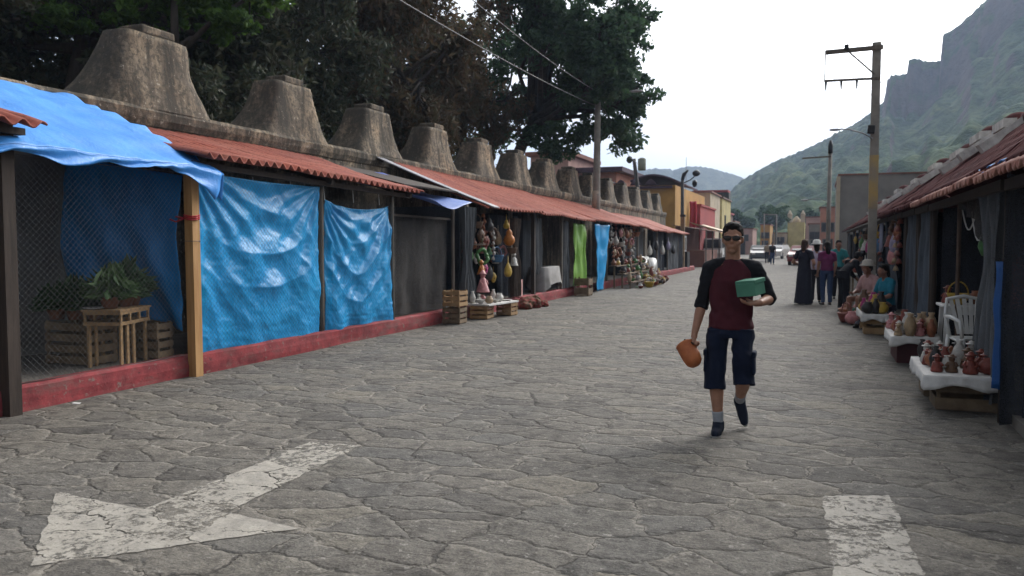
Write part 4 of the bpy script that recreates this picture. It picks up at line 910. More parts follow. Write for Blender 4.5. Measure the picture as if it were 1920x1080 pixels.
b = MB(); b.tube([(1.06, 18.9, 3.80), (.85, 18.85, 3.92), (.6, 18.8, 4.0), (.38, 18.8, 4.02)], .014, 6); la = b.build('lamp_arm', M_GREYSHEET, t)
b = MB(); b.ball((.30, 18.8, 4.01), (.12, .05, .03)); b.build('lamp_head', M_GREYSHEET, la)
t = thing('utility_pole', (.45, 40, 0), 'thin far pole with one crossarm standing left of the big right pole', 'utility pole')
b = MB(); b.tube([(.45, 40, 0), (.45, 40, 3), (.47, 40, 6.0)], [.11, .10, .08], 8); b.build('shaft', M_CONC, t); b = MB(); b.bar((-.75, 39.9, 5.52), (.5, 39.9, 5.56), .07, .07); b.build('crossarm', M_GREYWOOD, t)
b = MB(); b.tube([(.47, 39.9, 5.7), (.47, 39.9, 6.05), (.47, 39.9, 6.3)], [.10, .11, .05], 8); b.build('insulator', M_BLACK, t)
b = MB(); b.tube([(.4, 39.9, 3.5), (.0, 39.9, 3.65), (-.5, 39.9, 3.6)], .02, 6); la = b.build('lamp_arm', M_GREYSHEET, t); b = MB(); b.ball((-.6, 39.9, 3.58), (.18, .07, .05)); b.build('lamp_head', M_GREYSHEET, la)
t = thing('utility_pole', (-8.3, 31, 0), 'round concrete pole with pale foot standing through the left red roof', 'utility pole')
b = MB(); b.tube([(-8.26, 31, 0), (-8.24, 31, 3), (-8.2, 31, 7.6)], [.16, .155, .115], 10); b.build('shaft', M_CONC, t)
b = MB(); b.tube([(-8.26, 31, 2.9), (-8.25, 31, 3.65)], [.163, .160], 10); b.build('pale_foot', pm('pale_lime_wash', (.42, .36, .29), (.32, .26, .2), 2, .9, .2), t)
b = MB(); b.tube([(-8.2, 31, 7.2), (-7.6, 31, 7.42), (-6.9, 31, 7.45)], .02, 6); la = b.build('lamp_arm', M_GREYSHEET, t); b = MB(); b.ball((-6.7, 31, 7.45), (.3, .09, .05)); b.build('lamp_head', M_GREYSHEET, la)
t = thing('utility_pole', (-11.2, 54, 0), 'dark leaning pole with transformer against the ochre yellow house', 'utility pole')
b = MB(); b.tube([(-10.95, 54, 0), (-11.3, 54, 4), (-11.75, 54, 7.3)], [.17, .16, .12], 8); b.build('shaft', pm('tarred_pole', (.06, .05, .045), (.03, .027, .025), 3, .8, .2), t)
b = MB(); b.lathe([(.26, 0), (.28, .1), (.28, .75), (.12, .85)], (-11.2, 54, 6.5), 12); b.build('transformer', pm('transformer_grey', (.22, .23, .17), (.15, .16, .12), 3, .7, .1), t)
b = MB(); b.ball((-12.05, 54, 7.25), (.22, .2, .25)); b.build('insulator_cluster', L_DARK, t)
b = MB(); b.box((-11.35, 53.8, 4.6), (.35, .3, .5)); b.build('meter_box', M_GREYSHEET, t)
t = thing('utility_pole', (-8.9, 57, 0), 'dark pole with bundled street fittings beside the red shop', 'utility pole')
b = MB(); b.tube([(-8.9, 57, 0), (-8.92, 57, 3), (-8.95, 57, 6.1)], [.15, .13, .11], 8); b.build('shaft', pm('tarred_pole', (.06, .05, .045)), t)
b = MB(); b.ball((-8.0, 57, 6.45), (.28, .25, .22)); b.ball((-8.1, 57, 5.75), (.18, .2, .26)); b.tube([(-8.9, 57, 5.8), (-8.4, 57, 6.0), (-8.05, 57, 6.3)], .04, 6); b.build('lamp_cluster', M_BLACK, t)
b = MB(); b.tube([(-8.95, 57, 6.0), (-8.85, 57, 6.4), (-8.55, 57, 6.7)], [.12, .14, .05], 6); b.build('insulator_cluster', M_BLACK, t)
t = thing('gantry_frame', (-5.2, 96, 0), 'thin pale twin post frame standing over the far street end', 'gantry')
b = MB(); b.tube([(-5.75, 96, 0), (-5.75, 96, 5.0)], .06, 6); b.build('post', M_CONC, t); b = MB(); b.tube([(-4.4, 96, 0), (-4.4, 96, 4.9)], .06, 6); b.build('post', M_CONC, t); b = MB(); b.bar((-5.75, 96, 4.9), (-4.4, 96, 4.85), .08, .1); b.build('crossbar', M_CONC, t)

# overhead wires
def wire(label, a, c, sag, r, grp='overhead wires'):
    a = Vector(a); c = Vector(c); b = MB(); b.tube([a.lerp(c, t) - Vector((0, 0, sag * 4 * t * (1 - t))) for t in [i / 24 for i in range(25)]], r, 5)
    tag(b.build('overhead_wire', M_CABLE), label, 'wire', grp)
wire('thick pale cable running from the upper left trees down to the concrete pole', (-7.67, 13, 6.28), (-8.36, 31, 7.02), .12, .013)
wire('thinner cable above the thick pale one, ending at the concrete pole top', (-6.06, 13, 6.1), (-8.30, 31, 7.58), .12, .010)
wire('thin wire from the concrete pole to the leaning dark pole', (-8.2, 31, 7.5), (-11.7, 54, 7.2), .5, .014)
wire('lower thin wire from the concrete pole to the transformer', (-8.2, 31, 7.2), (-11.3, 54, 6.9), .5, .012)
wire('single wire climbing from the thin far pole to the top right of the sky', (.47, 40, 6.28), (2.78, 20, 7.12), .05, .010)
t = thing('antenna_mast', (-14.5, 95, 0), 'hair thin antenna mast above the ochre yellow house roof', 'antenna'); b = MB(); b.tube([(-14.5, 95, 0), (-14.5, 95, 11.6)], [.05, .03], 5); b.build('mast', M_CABLE, t)

# far traffic
def car(label, x, y, rz, col, van=False, grp='vehicles at the far end of the street'):
    t = thing('van' if van else 'parked_car', (x, y, 0), label, 'van' if van else 'car', grp, rz)
    L_, W_, H_ = (4.6, 1.8, 2.0) if van else (4.1, 1.7, 1.42)
    pr = [(-L_ / 2, .35), (-L_ / 2, .85), (-L_ * .46, 1.0 if not van else 1.9), (-L_ * .36, H_), (L_ * (.30 if van else .10), H_), (L_ * (.40 if van else .26), 1.0 if not van else 1.15), (L_ / 2 - .05, .8), (L_ / 2, .45), (L_ / 2 - .05, .3), (-L_ / 2 + .05, .3)]
    b = MB(); n = len(pr); V = []
    for sx in (-1, -.86, .86, 1):
        for (yy, zz) in pr: V.append((sx * W_ / 2 * (.86 if zz > 1.1 and abs(sx) == 1 else 1), -yy, zz))
    b.add(V, [(i * n + j, i * n + (j + 1) % n, (i + 1) * n + (j + 1) % n, (i + 1) * n + j) for i in range(3) for j in range(n)] + [tuple(range(n))[::-1], tuple(3 * n + j for j in range(n))])
    b.build('body', pm('paint_' + label[:12].replace(' ', '_'), col, tuple(c_ * .85 for c_ in col), 2, .35, 0, spec=.5), t, False)
    z0 = 1.08 if not van else 1.2; z1 = H_ - .1
    b = MB(); yb = -L_ * (.40 if van else .24) - .02; yt = -L_ * (.31 if van else .11) - .02; b.add([(-W_ * .40, yb, z0), (W_ * .40, yb, z0), (W_ * .36, yt, z1), (-W_ * .36, yt, z1)], [(0, 1, 2, 3)]); b.build('windscreen', M_PANE, t, False, thick=.02)
    for sx in (-1, 1):
        b = MB(); b.add([(sx * W_ * .455, L_ * .30, z0), (sx * W_ * .455, yb + .3, z0), (sx * W_ * .435, yt + .15, z1), (sx * W_ * .435, L_ * .28, z1)], [(0, 1, 2, 3)]); b.build('side_window', M_PANE, t, False, thick=.03)
        b = MB(); b.box((sx * W_ * .36, -L_ / 2 - .01, .72), (.28, .06, .14), None, .02); b.build('headlight', M_WHITEP, t, False)
        for yy in (-L_ * .3, L_ * .3):
            M3 = Matrix.Rotation(math.pi / 2, 3, 'Y'); b = MB(); b.lathe([(.12, -.1), (.31, -.1), (.33, -.06), (.33, .06), (.31, .1), (.12, .1)], (sx * (W_ / 2 - .08), yy, .33), 14, M3); wo_ = b.build('wheel', M_BLACK, t, False)
            b = MB(); b.lathe([(.02, -.112), (.18, -.112), (.18, .112), (.02, .112)], (sx * (W_ / 2 - .08), yy, .33), 10, M3); b.build('rim', M_GREYSHEET, wo_, False)
    return t
car('white van facing the street at the far left stalls', -8.2, 70, 0, (.6, .6, .58), True)
car('dark grey car parked near the far street end', -4.6, 72, .1, (.05, .055, .06))
car('white car parked beyond the dark grey car', -3.9, 88, -.2, (.6, .6, .6))
car('dark red car half hidden by the standing women', -.95, 62, -.1, (.22, .02, .02))
# ------------------------------------------------------------------ people
def V3(*a): return Vector(a)
def loft_closed(mb, rings, n=20):
    """rings: (centre, rx, ry[, axis]) elliptical sections, axis = section normal"""
    vs = []
    for q, r_ in enumerate(rings):
        c, rx, ry = Vector(r_[0]), r_[1], r_[2]
        d = Vector(r_[3]).normalized() if len(r_) > 3 else V3(0, 0, 1)
        u = V3(1, 0, 0); u = (u - d * u.dot(d)).normalized(); w_ = d.cross(u)
        for k in range(n):
            a = 2 * math.pi * k / n; vs.append(c + u * (rx * math.cos(a)) + w_ * (ry * math.sin(a)))
    m = len(rings)
    mb.add(vs, [(i * n + k, i * n + (k + 1) % n, (i + 1) * n + (k + 1) % n, (i + 1) * n + k) for i in range(m - 1) for k in range(n)] + [tuple(range(n))[::-1], tuple((m - 1) * n + k for k in range(n))])
def caps(mb, p, r):
    """tapered chain of joints"""
    p = [Vector(x) for x in p]
    for i, x in enumerate(p): mb.ball(x, r[i], 14, 10)
    for i in range(len(p) - 1): mb.tube([p[i], p[i + 1]], [r[i], r[i + 1]], 14)
def fuse(name, mb, mat, parent, voxel, smooth=6, disp=None, sfac=.5):
    me = bpy.data.meshes.new(name); me.from_pydata([tuple(v) for v in mb.v], [], mb.f); me.update()
    bm = bmesh.new(); bm.from_mesh(me); bmesh.ops.recalc_face_normals(bm, faces=bm.faces[:]); bm.to_mesh(me); bm.free()
    o = bpy.data.objects.new('tmp', me); C.objects.link(o)
    md = o.modifiers.new('r', 'REMESH'); md.mode = 'VOXEL'; md.voxel_size = voxel
    if smooth: ms = o.modifiers.new('s', 'SMOOTH'); ms.factor = sfac; ms.iterations = smooth
    dg = bpy.context.evaluated_depsgraph_get(); ev = o.evaluated_get(dg)
    m2 = bpy.data.meshes.new_from_object(ev); bpy.data.objects.remove(o); bpy.data.meshes.remove(me)
    m2.name = name; m2.materials.clear()
    if disp:
        co = np.empty(len(m2.vertices) * 3, np.float32); m2.vertices.foreach_get('co', co); co = co.reshape(-1, 3)
        no = np.array([v.normal[:] for v in m2.vertices]); dd = np.array([disp(Vector(c)) for c in co]); co += no * dd[:, None]
        m2.vertices.foreach_set('co', co.ravel().astype(np.float32))
    m2.polygons.foreach_set('use_smooth', np.ones(len(m2.polygons), bool)); m2.update()
    return link_mesh(name, m2, mat, parent)
def wrinkle(amp, sc, seed, st=(1, 1, 1)):
    return lambda p: amp * noise.noise(Vector((p.x * sc * st[0] + seed, p.y * sc * st[1], p.z * sc * st[2]))) + amp * .5 * noise.noise(Vector((p.x * sc * 2.3, p.y * sc * 2.3 + seed, p.z * sc * 2.3)))
def hand(mb, wr, a, nrm, thumb, curl=(.5, .6, .4), spread=.02, sc=1.0):
    wr = Vector(wr); a = Vector(a).normalized(); nrm = Vector(nrm); nrm = (nrm - a * nrm.dot(a)).normalized(); s = a.cross(nrm) * thumb
    caps(mb, [wr, wr + a * .03 * sc], [.026 * sc, .027 * sc])
    for k in (-1.1, -.37, .37, 1.1):   # palm as four rays
        caps(mb, [wr + a * .02 * sc + s * k * .014 * sc, wr + a * .086 * sc + s * k * .026 * sc], [.016 * sc, .0145 * sc])
    for i, L_ in enumerate((.068, .078, .073, .056)):
        k = (1.1, .37, -.37, -1.1)[i]; p = wr + a * .088 * sc + s * k * .026 * sc; ang = 0; pts = [p]
        for j, (fr, cu) in enumerate(zip((.45, .31, .24), curl)):
            ang += cu; d = a * math.cos(ang) + nrm * math.sin(ang) + s * k * spread; p = p + d.normalized() * L_ * fr * sc; pts.append(p)
        caps(mb, pts, [.0105 * sc, .0098 * sc, .009 * sc, .0078 * sc])
    t0 = wr + a * .028 * sc + s * .028 * sc; t1 = t0 + (a * .6 + s * .75 + nrm * .25).normalized() * .042 * sc; t2 = t1 + (a * .8 + s * .1 + nrm * .65).normalized() * .034 * sc
    caps(mb, [t0, t1, t2], [.015 * sc, .0125 * sc, .010 * sc])
def skinm(n_, c): return pm(n_, c, tuple(x * .72 for x in c), 9, .55, .08, 60, spec=.35)
SK1 = skinm('tan_skin', (.35, .18, .115)); SK2 = skinm('brown_skin', (.25, .12, .08))
def cloth(n_, c, k=.75): return pm(n_, c, tuple(x * k for x in c), 7, .9, .25, 90, spec=.15)
HAIR = pm('black_hair', (.016, .013, .012), (.008, .007, .007), 40, .75, .5, 160, (1, 1, .3), spec=.12); HAIRB = pm('brown_hair', (.06, .032, .02), (.03, .017, .012), 40, .75, .5, 160, (1, 1, .3), spec=.12)
def head(mb, c, f, up, sc=1.0, fine=True):
    """c = head centre, f = facing, up"""
    f = Vector(f).normalized(); up = Vector(up); up = (up - f * up.dot(f)).normalized(); r_ = f.cross(up)
    M3 = Matrix((r_, -f, up)).transposed()   # local x right(viewer-left irrelevant), -y forward, z up
    def E(p, r, s=1):
        pr = [(math.sin(math.pi * i / 9), -math.cos(math.pi * i / 9)) for i in range(10)]; pr[0] = (.02, -1); pr[-1] = (.02, 1)
        mb.lathe(pr, Vector(c) + M3 @ (Vector(p) * sc), 16, M3 @ Matrix(((r[0] * sc, 0, 0), (0, r[1] * sc, 0), (0, 0, r[2] * sc))))
    E((0, .012, .028), (.074, .095, .092)); E((0, -.022, -.045), (.057, .066, .072)); E((0, -.058, -.098), (.026, .026, .020)); E((0, .0, -.02), (.068, .075, .075))
    for s in (-1, 1):
        E((s * .042, -.058, -.028), (.026, .028, .026)); E((s * .076, .012, -.012), (.009, .018, .030)); E((s * .030, -.080, .022), (.026, .014, .009))
        if fine: E((s * .031, -.074, .004), (.014, .012, .009))
    E((0, -.094, -.022), (.012, .018, .014)); E((0, -.086, .0), (.008, .012, .026)); E((0, -.081, -.057), (.022, .012, .006)); E((0, -.079, -.067), (.019, .012, .007))
    for s in (-1, 1): E((s * .011, -.086, -.028), (.008, .01, .008))
    return M3
def hair_cap(name, c, M3, mat, parent, vox, sc=1.0, long=0):
    mb = MB()
    def E(p, r):
        pr = [(math.sin(math.pi * i / 9), -math.cos(math.pi * i / 9)) for i in range(10)]; pr[0] = (.02, -1); pr[-1] = (.02, 1)
        mb.lathe(pr, Vector(c) + M3 @ (Vector(p) * sc), 16, M3 @ Matrix(((r[0] * sc, 0, 0), (0, r[1] * sc, 0), (0, 0, r[2] * sc))))
    E((0, .022, .058), (.080, .096, .076)); E((0, .048, .01), (.078, .068, .080)); E((0, -.030, .098), (.060, .050, .032))
    for s in (-1, 1): E((s * .070, .012, .030), (.014, .030, .040))
    if long: E((0, .075, -.06), (.075, .045, .12 * long)); E((0, .08, -.16 * long), (.06, .035, .10 * long))
    return fuse(name, mb, mat, parent, vox, 2, wrinkle(.006, 30, 3))
def figure(label, loc, rz, J, top, bottom, skin, hair, vox=.013, sleeve=.6, skirt=0, longhair=0, hat=None, group=None, shoe=None, sc=1.0, belly=1.0, facef=None):
    """J: joints in metres, facing -Y. returns root"""
    p = thing('person', loc, label, 'person', group, rz)
    if sc != 1: p.scale = (sc, sc, sc)
    g_ = lambda k: Vector(J[k])
    hc, nk, ch, pv_ = g_('head'), g_('neck'), g_('chest'), g_('pelvis')
    b = MB(); fz = Vector(facef) if facef else V3(0, -1, -.05); upv = (hc - nk).normalized()
    M3 = head(b, hc, fz, V3(0, 0, 1) if abs(upv.z) > .7 else upv, 1.0, False)
    caps(b, [hc + V3(0, .02, -.06), nk, nk.lerp(ch, .4)], [.05, .055, .07])
    loft_closed(b, [(pv_, .13, .095), (pv_.lerp(ch, .5), .12, .085), (ch, .14, .10), (ch.lerp(nk, .7), .11, .07)])
    for s in 'LR':
        sh, el, wr = g_('sh' + s), g_('el' + s), g_('wr' + s); caps(b, [sh, el, el.lerp(wr, .3), wr], [.046, .040, .040, .028])
        hand(b, wr, (wr - el), V3(0, -1, 0) if abs((wr - el).normalized().y) < .8 else V3(0, 0, 1), -1 if s == 'L' else 1)
        hp, kn, an = g_('hip' + s), g_('kn' + s), g_('an' + s); caps(b, [hp, kn, kn.lerp(an, .3), an], [.075, .052, .054, .036])
    fuse('body', b, skin, p, vox, 4)
    # shirt
    b = MB(); ry = .105 * belly
    loft_closed(b, [(pv_ + V3(0, 0, -.02), .168 * belly, ry + .025), (pv_.lerp(ch, .5), .155 * belly, ry + .01), (ch, .165, .118), (ch.lerp(nk, .75), .12, .08)])
    for s in 'LR':
        sh, el, wr = g_('sh' + s), g_('el' + s), g_('wr' + s); e = sh.lerp(el, min(1, sleeve)); pts = [nk.lerp(sh, .4), sh, e]; rr = [.06, .066, .058]
        if sleeve > 1: pts.append(el.lerp(wr, sleeve - 1)); rr.append(.045)
        caps(b, pts, rr)
    fuse('top', b, top, p, vox, 4, wrinkle(.006, 14, 2))
    # bottoms
    b = MB()
    if skirt:
        z0 = skirt; k_ = [(pv_ + V3(0, 0, .06), .155, .115), (pv_ + V3(0, 0, -.12), .185, .15)]
        mid = (g_('anL') + g_('anR')) / 2
        k_ += [(pv_.lerp(mid, .55), .205, .175), (V3(mid.x, mid.y, z0), .235, .20)]
        loft_closed(b, k_); fuse('skirt', b, bottom, p, vox, 3, wrinkle(.016, 9, 6, (1, 1, .15)))
    else:
        loft_closed(b, [(pv_ + V3(0, 0, .07), .15, .11), (pv_ + V3(0, 0, -.1), .165, .12)])
        for s in 'LR':
            hp, kn, an = g_('hip' + s), g_('kn' + s), g_('an' + s); caps(b, [hp, kn, kn.lerp(an, .92)], [.092, .070, .052])
        fuse('trousers', b, bottom, p, vox, 4, wrinkle(.005, 16, 5))
    for s in 'LR':
        an, to = g_('an' + s), g_('to' + s); b = MB(); caps(b, [an + V3(0, .02, -.045), an.lerp(to, .5) + V3(0, 0, -.02), to], [.034, .038, .032]); fuse('shoe', b, shoe or M_BLACK, p, vox, 3)
    hair_cap('hair', hc, M3, hair, p, vox, 1.0, longhair)
    if hat:
        b = MB(); b.lathe([(.15, .0), (.155, .012), (.105, .03), (.098, .10), (.06, .125), (.01, .13)], hc + V3(0, .01, .055), 18); b.build('hat', hat, p, False)
    return p
STAND = dict(head=(0, -.02, 1.53), neck=(0, .01, 1.38), chest=(0, .01, 1.20), pelvis=(0, 0, .92), shL=(.17, .01, 1.32), elL=(.22, .02, 1.05), wrL=(.21, -.07, .83), shR=(-.17, .01, 1.32), elR=(-.22, .02, 1.05), wrR=(-.21, -.07, .83),
             hipL=(.085, 0, .88), knL=(.09, -.02, .48), anL=(.09, .02, .08), toL=(.11, -.13, .035), hipR=(-.085, 0, .88), knR=(-.09, -.02, .48), anR=(-.09, .02, .08), toR=(-.11, -.13, .035))
def pose(**k): d = dict(STAND); d.update(k); return d
SEAT = pose(head=(0, -.10, 1.06), neck=(0, -.05, .92), chest=(0, -.03, .75), pelvis=(0, 0, .47), shL=(.17, -.03, .86), elL=(.23, -.10, .62), wrL=(.13, -.30, .55), shR=(-.17, -.03, .86), elR=(-.23, -.10, .62), wrR=(-.13, -.30, .58),
            hipL=(.09, -.02, .45), knL=(.12, -.42, .47), anL=(.12, -.40, .08), toL=(.13, -.55, .035), hipR=(-.09, -.02, .45), knR=(-.12, -.42, .47), anR=(-.12, -.40, .08), toR=(-.13, -.55, .035))

# ---- the walking man
def walking_man():
    p = thing('person', (-.64, 6.6, 0), 'man in sunglasses, maroon shirt with black sleeves and navy cargo shorts walking up the street', 'person')
    vx = .0065
    hc = V3(.01, -.03, 1.592)
    shR, elR, wrR = V3(-.165, .0, 1.352), V3(-.232, .035, 1.06), V3(-.278, -.03, .83)
    shL, elL, wrL = V3(.185, .0, 1.352), V3(.292, .045, 1.115), V3(.235, -.195, 1.095)
    hpR, knR, anR = V3(-.098, 0, .86), V3(-.108, -.035, .47), V3(-.085, .015, .085)
    hpL, knL, anL = V3(.098, 0, .86), V3(.112, -.075, .47), V3(.062, .20, .255)
    b = MB(); M3 = head(b, hc, (0.02, -1, -.03), (0, 0, 1), 1.0)
    caps(b, [hc + V3(0, .02, -.05), V3(.01, .0, 1.44), V3(.008, .015, 1.36)], [.056, .058, .075])
    caps(b, [V3(.01, .01, 1.40), V3(-.10, .01, 1.375)], [.05, .05]); caps(b, [V3(.01, .01, 1.40), V3(.11, .01, 1.375)], [.05, .05])
    loft_closed(b, [((0, 0, .84), .14, .10), ((0, 0, 1.0), .125, .085), ((.005, 0, 1.2), .145, .095), ((.01, .01, 1.36), .12, .07)])
    for sh, el, wr in ((shR, elR, wrR), (shL, elL, wrL)): caps(b, [sh, sh.lerp(el, .5), el, el.lerp(wr, .28), wr], [.050, .047, .041, .042, .0275])
    for hp, kn, an in ((hpR, knR, anR), (hpL, knL, anL)):
        cal = kn.lerp(an, .3) + (V3(0, .018, 0)); caps(b, [hp, kn, cal, kn.lerp(an, .62), an], [.082, .054, .057, .044, .036])
    hand(b, wrR, (-.10, -.22, -1), (1, .15, -.1), -1, (1.15, 1.35, .9), .0)
    hand(b, wrL, (-.80, -.42, -.05), (0, -.05, 1), 1, (.25, .45, .35), .03)
    caps(b, [anL, anL + V3(.02, .03, -.07)], [.034, .026]); caps(b, [anR, anR + V3(0, -.06, -.035)], [.034, .03])
    fuse('body', b, SK1, p, vx, 3)
    hair_cap('hair', hc, M3, HAIR, p, vx)
    # sunglasses
    b = MB()
    for s in (-1, 1):
        pr = [(math.sin(math.pi * i / 8), -math.cos(math.pi * i / 8)) for i in range(9)]; pr[0] = (.02, -1); pr[-1] = (.02, 1)
        b.lathe(pr, hc + M3 @ V3(s * .034, -.091, .004), 16, M3 @ Matrix.Rotation(s * .18, 3, 'Z') @ Matrix(((.031, 0, 0), (0, .006, 0), (0, 0, .021))))
    gl = b.build('sunglasses', pm('dark_lens', (.008, .008, .009), (.006, .006, .007), 3, .12, 0, spec=.6), p, False)
    b = MB(); b.tube([hc + M3 @ V3(-.068, -.082, .016), hc + M3 @ V3(-.03, -.099, .020), hc + M3 @ V3(0, -.102, .014), hc + M3 @ V3(.03, -.099, .020), hc + M3 @ V3(.068, -.082, .016)], .0042, 6)
    for s in (-1, 1): b.tube([hc + M3 @ V3(s * .068, -.082, .014), hc + M3 @ V3(s * .080, .0, .012)], .004, 6)
    b.build('frame', M_BLACK, gl, False)
    # shirt
    b = MB()
    loft_closed(b, [((0, .0, .872), .178, .128), ((0, 0, .90), .176, .126), ((0, 0, 1.02), .166, .116), ((.004, .0, 1.16), .172, .122), ((.008, .004, 1.26), .178, .125), ((.01, .01, 1.345), .150, .100), ((.01, .008, 1.395), .10, .078), ((.01, -.002, 1.425), .068, .066)], 28)
    sh_ = fuse('shirt', b, cloth('maroon_jersey', (.07, .015, .022)), p, vx, 4, lambda q: wrinkle(.016, 8, 3, (1.4, 1, .8))(q) + .006 * math.sin(q.z * 46 + q.x * 28) * max(0, 1 - abs(q.z - 1.0) * 6))
    BLK = cloth('black_jersey', (.014, .015, .019))
    for sd, sh, el, wr, f_ in ((-1, shR, elR, wrR, .16), (1, shL, elL, wrL, .10)):
        e = el.lerp(wr, f_); ax = (wr - el).normalized(); b = MB()
        caps(b, [V3(.01 + sd * .075, .005, 1.402), V3(.01 + sd * .12, .004, 1.385), sh, sh.lerp(el, .5), el], [.038, .052, .066, .060, .054])
        caps(b, [sh, V3(sd * .155, 0, 1.25)], [.06, .052])
        loft_closed(b, [(el, .054, .054, ax), (e, .053, .053, ax)])
        fuse('sleeve', b, BLK, sh_, vx, 3, wrinkle(.009, 15, 5 + sd))
    b = MB(); nb_ = [V3(.01 + .066 * math.cos(a), .0 + .064 * math.sin(a), 1.425 + .012 * math.sin(a)) for a in [i * 2 * math.pi / 24 for i in range(25)]]; b.tube(nb_, .007, 6); b.build('collar', BLK, sh_, False)
    # shorts
    NAVY = cloth('navy_twill', (.009, .014, .032)); b = MB()
    loft_closed(b, [((0, 0, .905), .160, .112), ((0, .0, .84), .180, .130), ((0, 0, .80), .178, .125)])
    for sd, hp, kn, an, zb in ((-1, hpR, knR, anR, .385), (1, hpL, knL, anL, .43)):
        d1 = (hp - kn).normalized(); e = V3(kn.x + sd * .004, kn.y, zb) + (V3(0, .03, 0) if sd > 0 else V3(0, 0, 0))
        loft_closed(b, [(e, .082, .098, d1), (e + d1 * .05, .081, .097, d1), (kn + d1 * .12, .080, .10, d1), (hp + V3(0, 0, -.06), .084, .118, d1), (hp, .082, .116, d1)], 24)
    so_ = fuse('shorts', b, NAVY, p, vx, 3, wrinkle(.013, 9, 8, (1, 1, .9)))
    for sd, kn, hp in ((-1, knR, hpR), (1, knL, hpL)):
        b = MB(); c_ = hp.lerp(kn, .66) + V3(sd * .078, .005, 0); b.box(c_, (.03, .13, .17), (0, sd * -.04, 0), .012); b.box(c_ + V3(sd * .003, 0, .075), (.034, .135, .05), (0, 0, 0), .01); b.build('cargo_pocket', NAVY, so_, False)
    # socks and shoes
    SOCK = cloth('grey_sock', (.33, .35, .38)); SHOE = cloth('navy_canvas_shoe', (.014, .019, .034)); SOLE = pm('rubber_sole', (.34, .34, .32), (.2, .2, .19), 6, .7, .1)
    for kn, an in ((knR, anR), (knL, anL)):
        d = (kn - an).normalized(); b = MB(); b.ball(an, .046, 14, 10); loft_closed(b, [(an - d * .05, .043, .047, d), (an + d * .02, .041, .044, d), (an + d * .115, .046, .050, d)]); fuse('sock', b, SOCK, p, vx, 2)
    def shoe(an, fwd, dn):
        fwd = Vector(fwd).normalized(); dn = Vector(dn); dn = (dn - fwd * dn.dot(fwd)).normalized(); b = MB()
        he = an - fwd * .045 + dn * .045; ba = an + fwd * .10 + dn * .055; te = an + fwd * .165 + dn * .062
        caps(b, [he, an + fwd * .03 + dn * .03, ba, te], [.036, .042, .043, .032]); caps(b, [an - dn * .004, an + dn * .03], [.0485, .047]); caps(b, [an + fwd * .02 + dn * .012, an + fwd * .07 + dn * .035], [.045, .043])
        s_ = fuse('shoe', b, SHOE, p, vx, 3)
        b = MB(); sd = fwd.cross(dn); c = an + fwd * .06 + dn * .090; pl = []
        for q in range(20):
            a = 2 * math.pi * q / 20; pl.append((math.cos(a) * .142, math.sin(a) * (.043 + .006 * math.cos(a))))
        b.add([c + fwd * x + sd * y + dn * z for z in (-.012, .012) for x, y in pl], [(i, (i + 1) % 20, 20 + (i + 1) % 20, 20 + i) for i in range(20)] + [tuple(range(20)), tuple(range(20, 40))[::-1]]); b.build('sole', SOLE, s_, False)
    shoe(anR, (-.04, -1, .10), (0, 0, -1)); shoe(anL, (.26, -.45, -1), (.05, .85, -.5))
    return p
walking_man()
# things he carries
t = thing('clay_pot', (-.93, 6.53, .62), 'orange clay pot with dark handle hanging from the right hand of the walking man', 'pot')
Mt = Euler((R(-28), R(-35), 0)).to_matrix(); b = MB(); M_CLAY = pm('orange_clay', (.42, .135, .045), (.30, .085, .03), 9, .6, .2, 60)
b.lathe([(.02, -.105), (.045, -.10), (.066, -.075), (.074, -.03), (.076, .03), (.074, .085), (.078, .10), (.069, .10), (.064, .06), (.06, -.06), (.01, -.08)], (-.945, 6.52, .655), 24, Mt); po = b.build('bowl', M_CLAY, t)
b = MB(); c0 = V3(-.945, 6.52, .655); b.tube([c0 + Mt @ V3(.05, 0, .09), c0 + Mt @ V3(.02, -.01, .13), V3(-.915, 6.50, .745), V3(-.93, 6.58, .755), c0 + Mt @ V3(-.03, .03, .12)], .010, 8); b.build('handle', M_DARKWOOD, t)
t = thing('box', (-.475, 6.385, 1.15), 'small green cardboard box carried in the bent left arm of the walking man', 'box')
GC_ = pm('green_card', (.07, .215, .145), (.05, .165, .11), 5, .7, .15, 30); MB().box((-.475, 6.385, 1.205), (.168, .135, .10), (R(8), R(-6), R(-30)), .004).build('carton', GC_, t); MB().box((-.478, 6.386, 1.262), (.176, .143, .03), (R(8), R(-6), R(-30)), .004).build('lid', GC_, t)

# ---- people by the right hand stalls
G_ = 'shoppers by the right stalls'
figure('woman with brown hair in a long dark navy dress standing in the street', (-.30, 21.5, 0), R(150), pose(elL=(.30, .04, 1.08), wrL=(.15, -.18, 1.0), elR=(-.30, .06, 1.06), wrR=(-.16, -.14, .98)), cloth('navy_dress', (.018, .018, .030)), cloth('navy_dress', (.018, .018, .030)), SK1, HAIRB, skirt=.05, longhair=.7, sleeve=.5, group=G_)
figure('woman in a white and lilac top with dark trousers and white cap', (-.02, 22.4, 0), R(185), pose(elR=(-.28, .0, 1.1), wrR=(-.15, -.2, 1.05)), cloth('white_lilac_top', (.46, .42, .52)), cloth('dark_trousers', (.02, .02, .028)), SK1, HAIR, longhair=.6, hat=M_CLOTHW, sleeve=.8, group=G_, sc=.97)
figure('woman with black hair, magenta top and blue jeans', (.23, 21.6, 0), R(200), pose(), cloth('magenta_top', (.17, .03, .10)), cloth('blue_jeans', (.045, .07, .15)), SK1, HAIR, longhair=.9, sleeve=.5, group=G_, sc=.97)
figure('person in a teal top standing behind the two women', (.55, 24.2, 0), R(10), pose(elL=(.25, -.1, 1.1), wrL=(.1, -.28, 1.08)), cloth('teal_top', (.03, .20, .21)), cloth('dark_trousers', (.02, .02, .028)), SK2, HAIR, sleeve=.6, group=G_, longhair=.5)
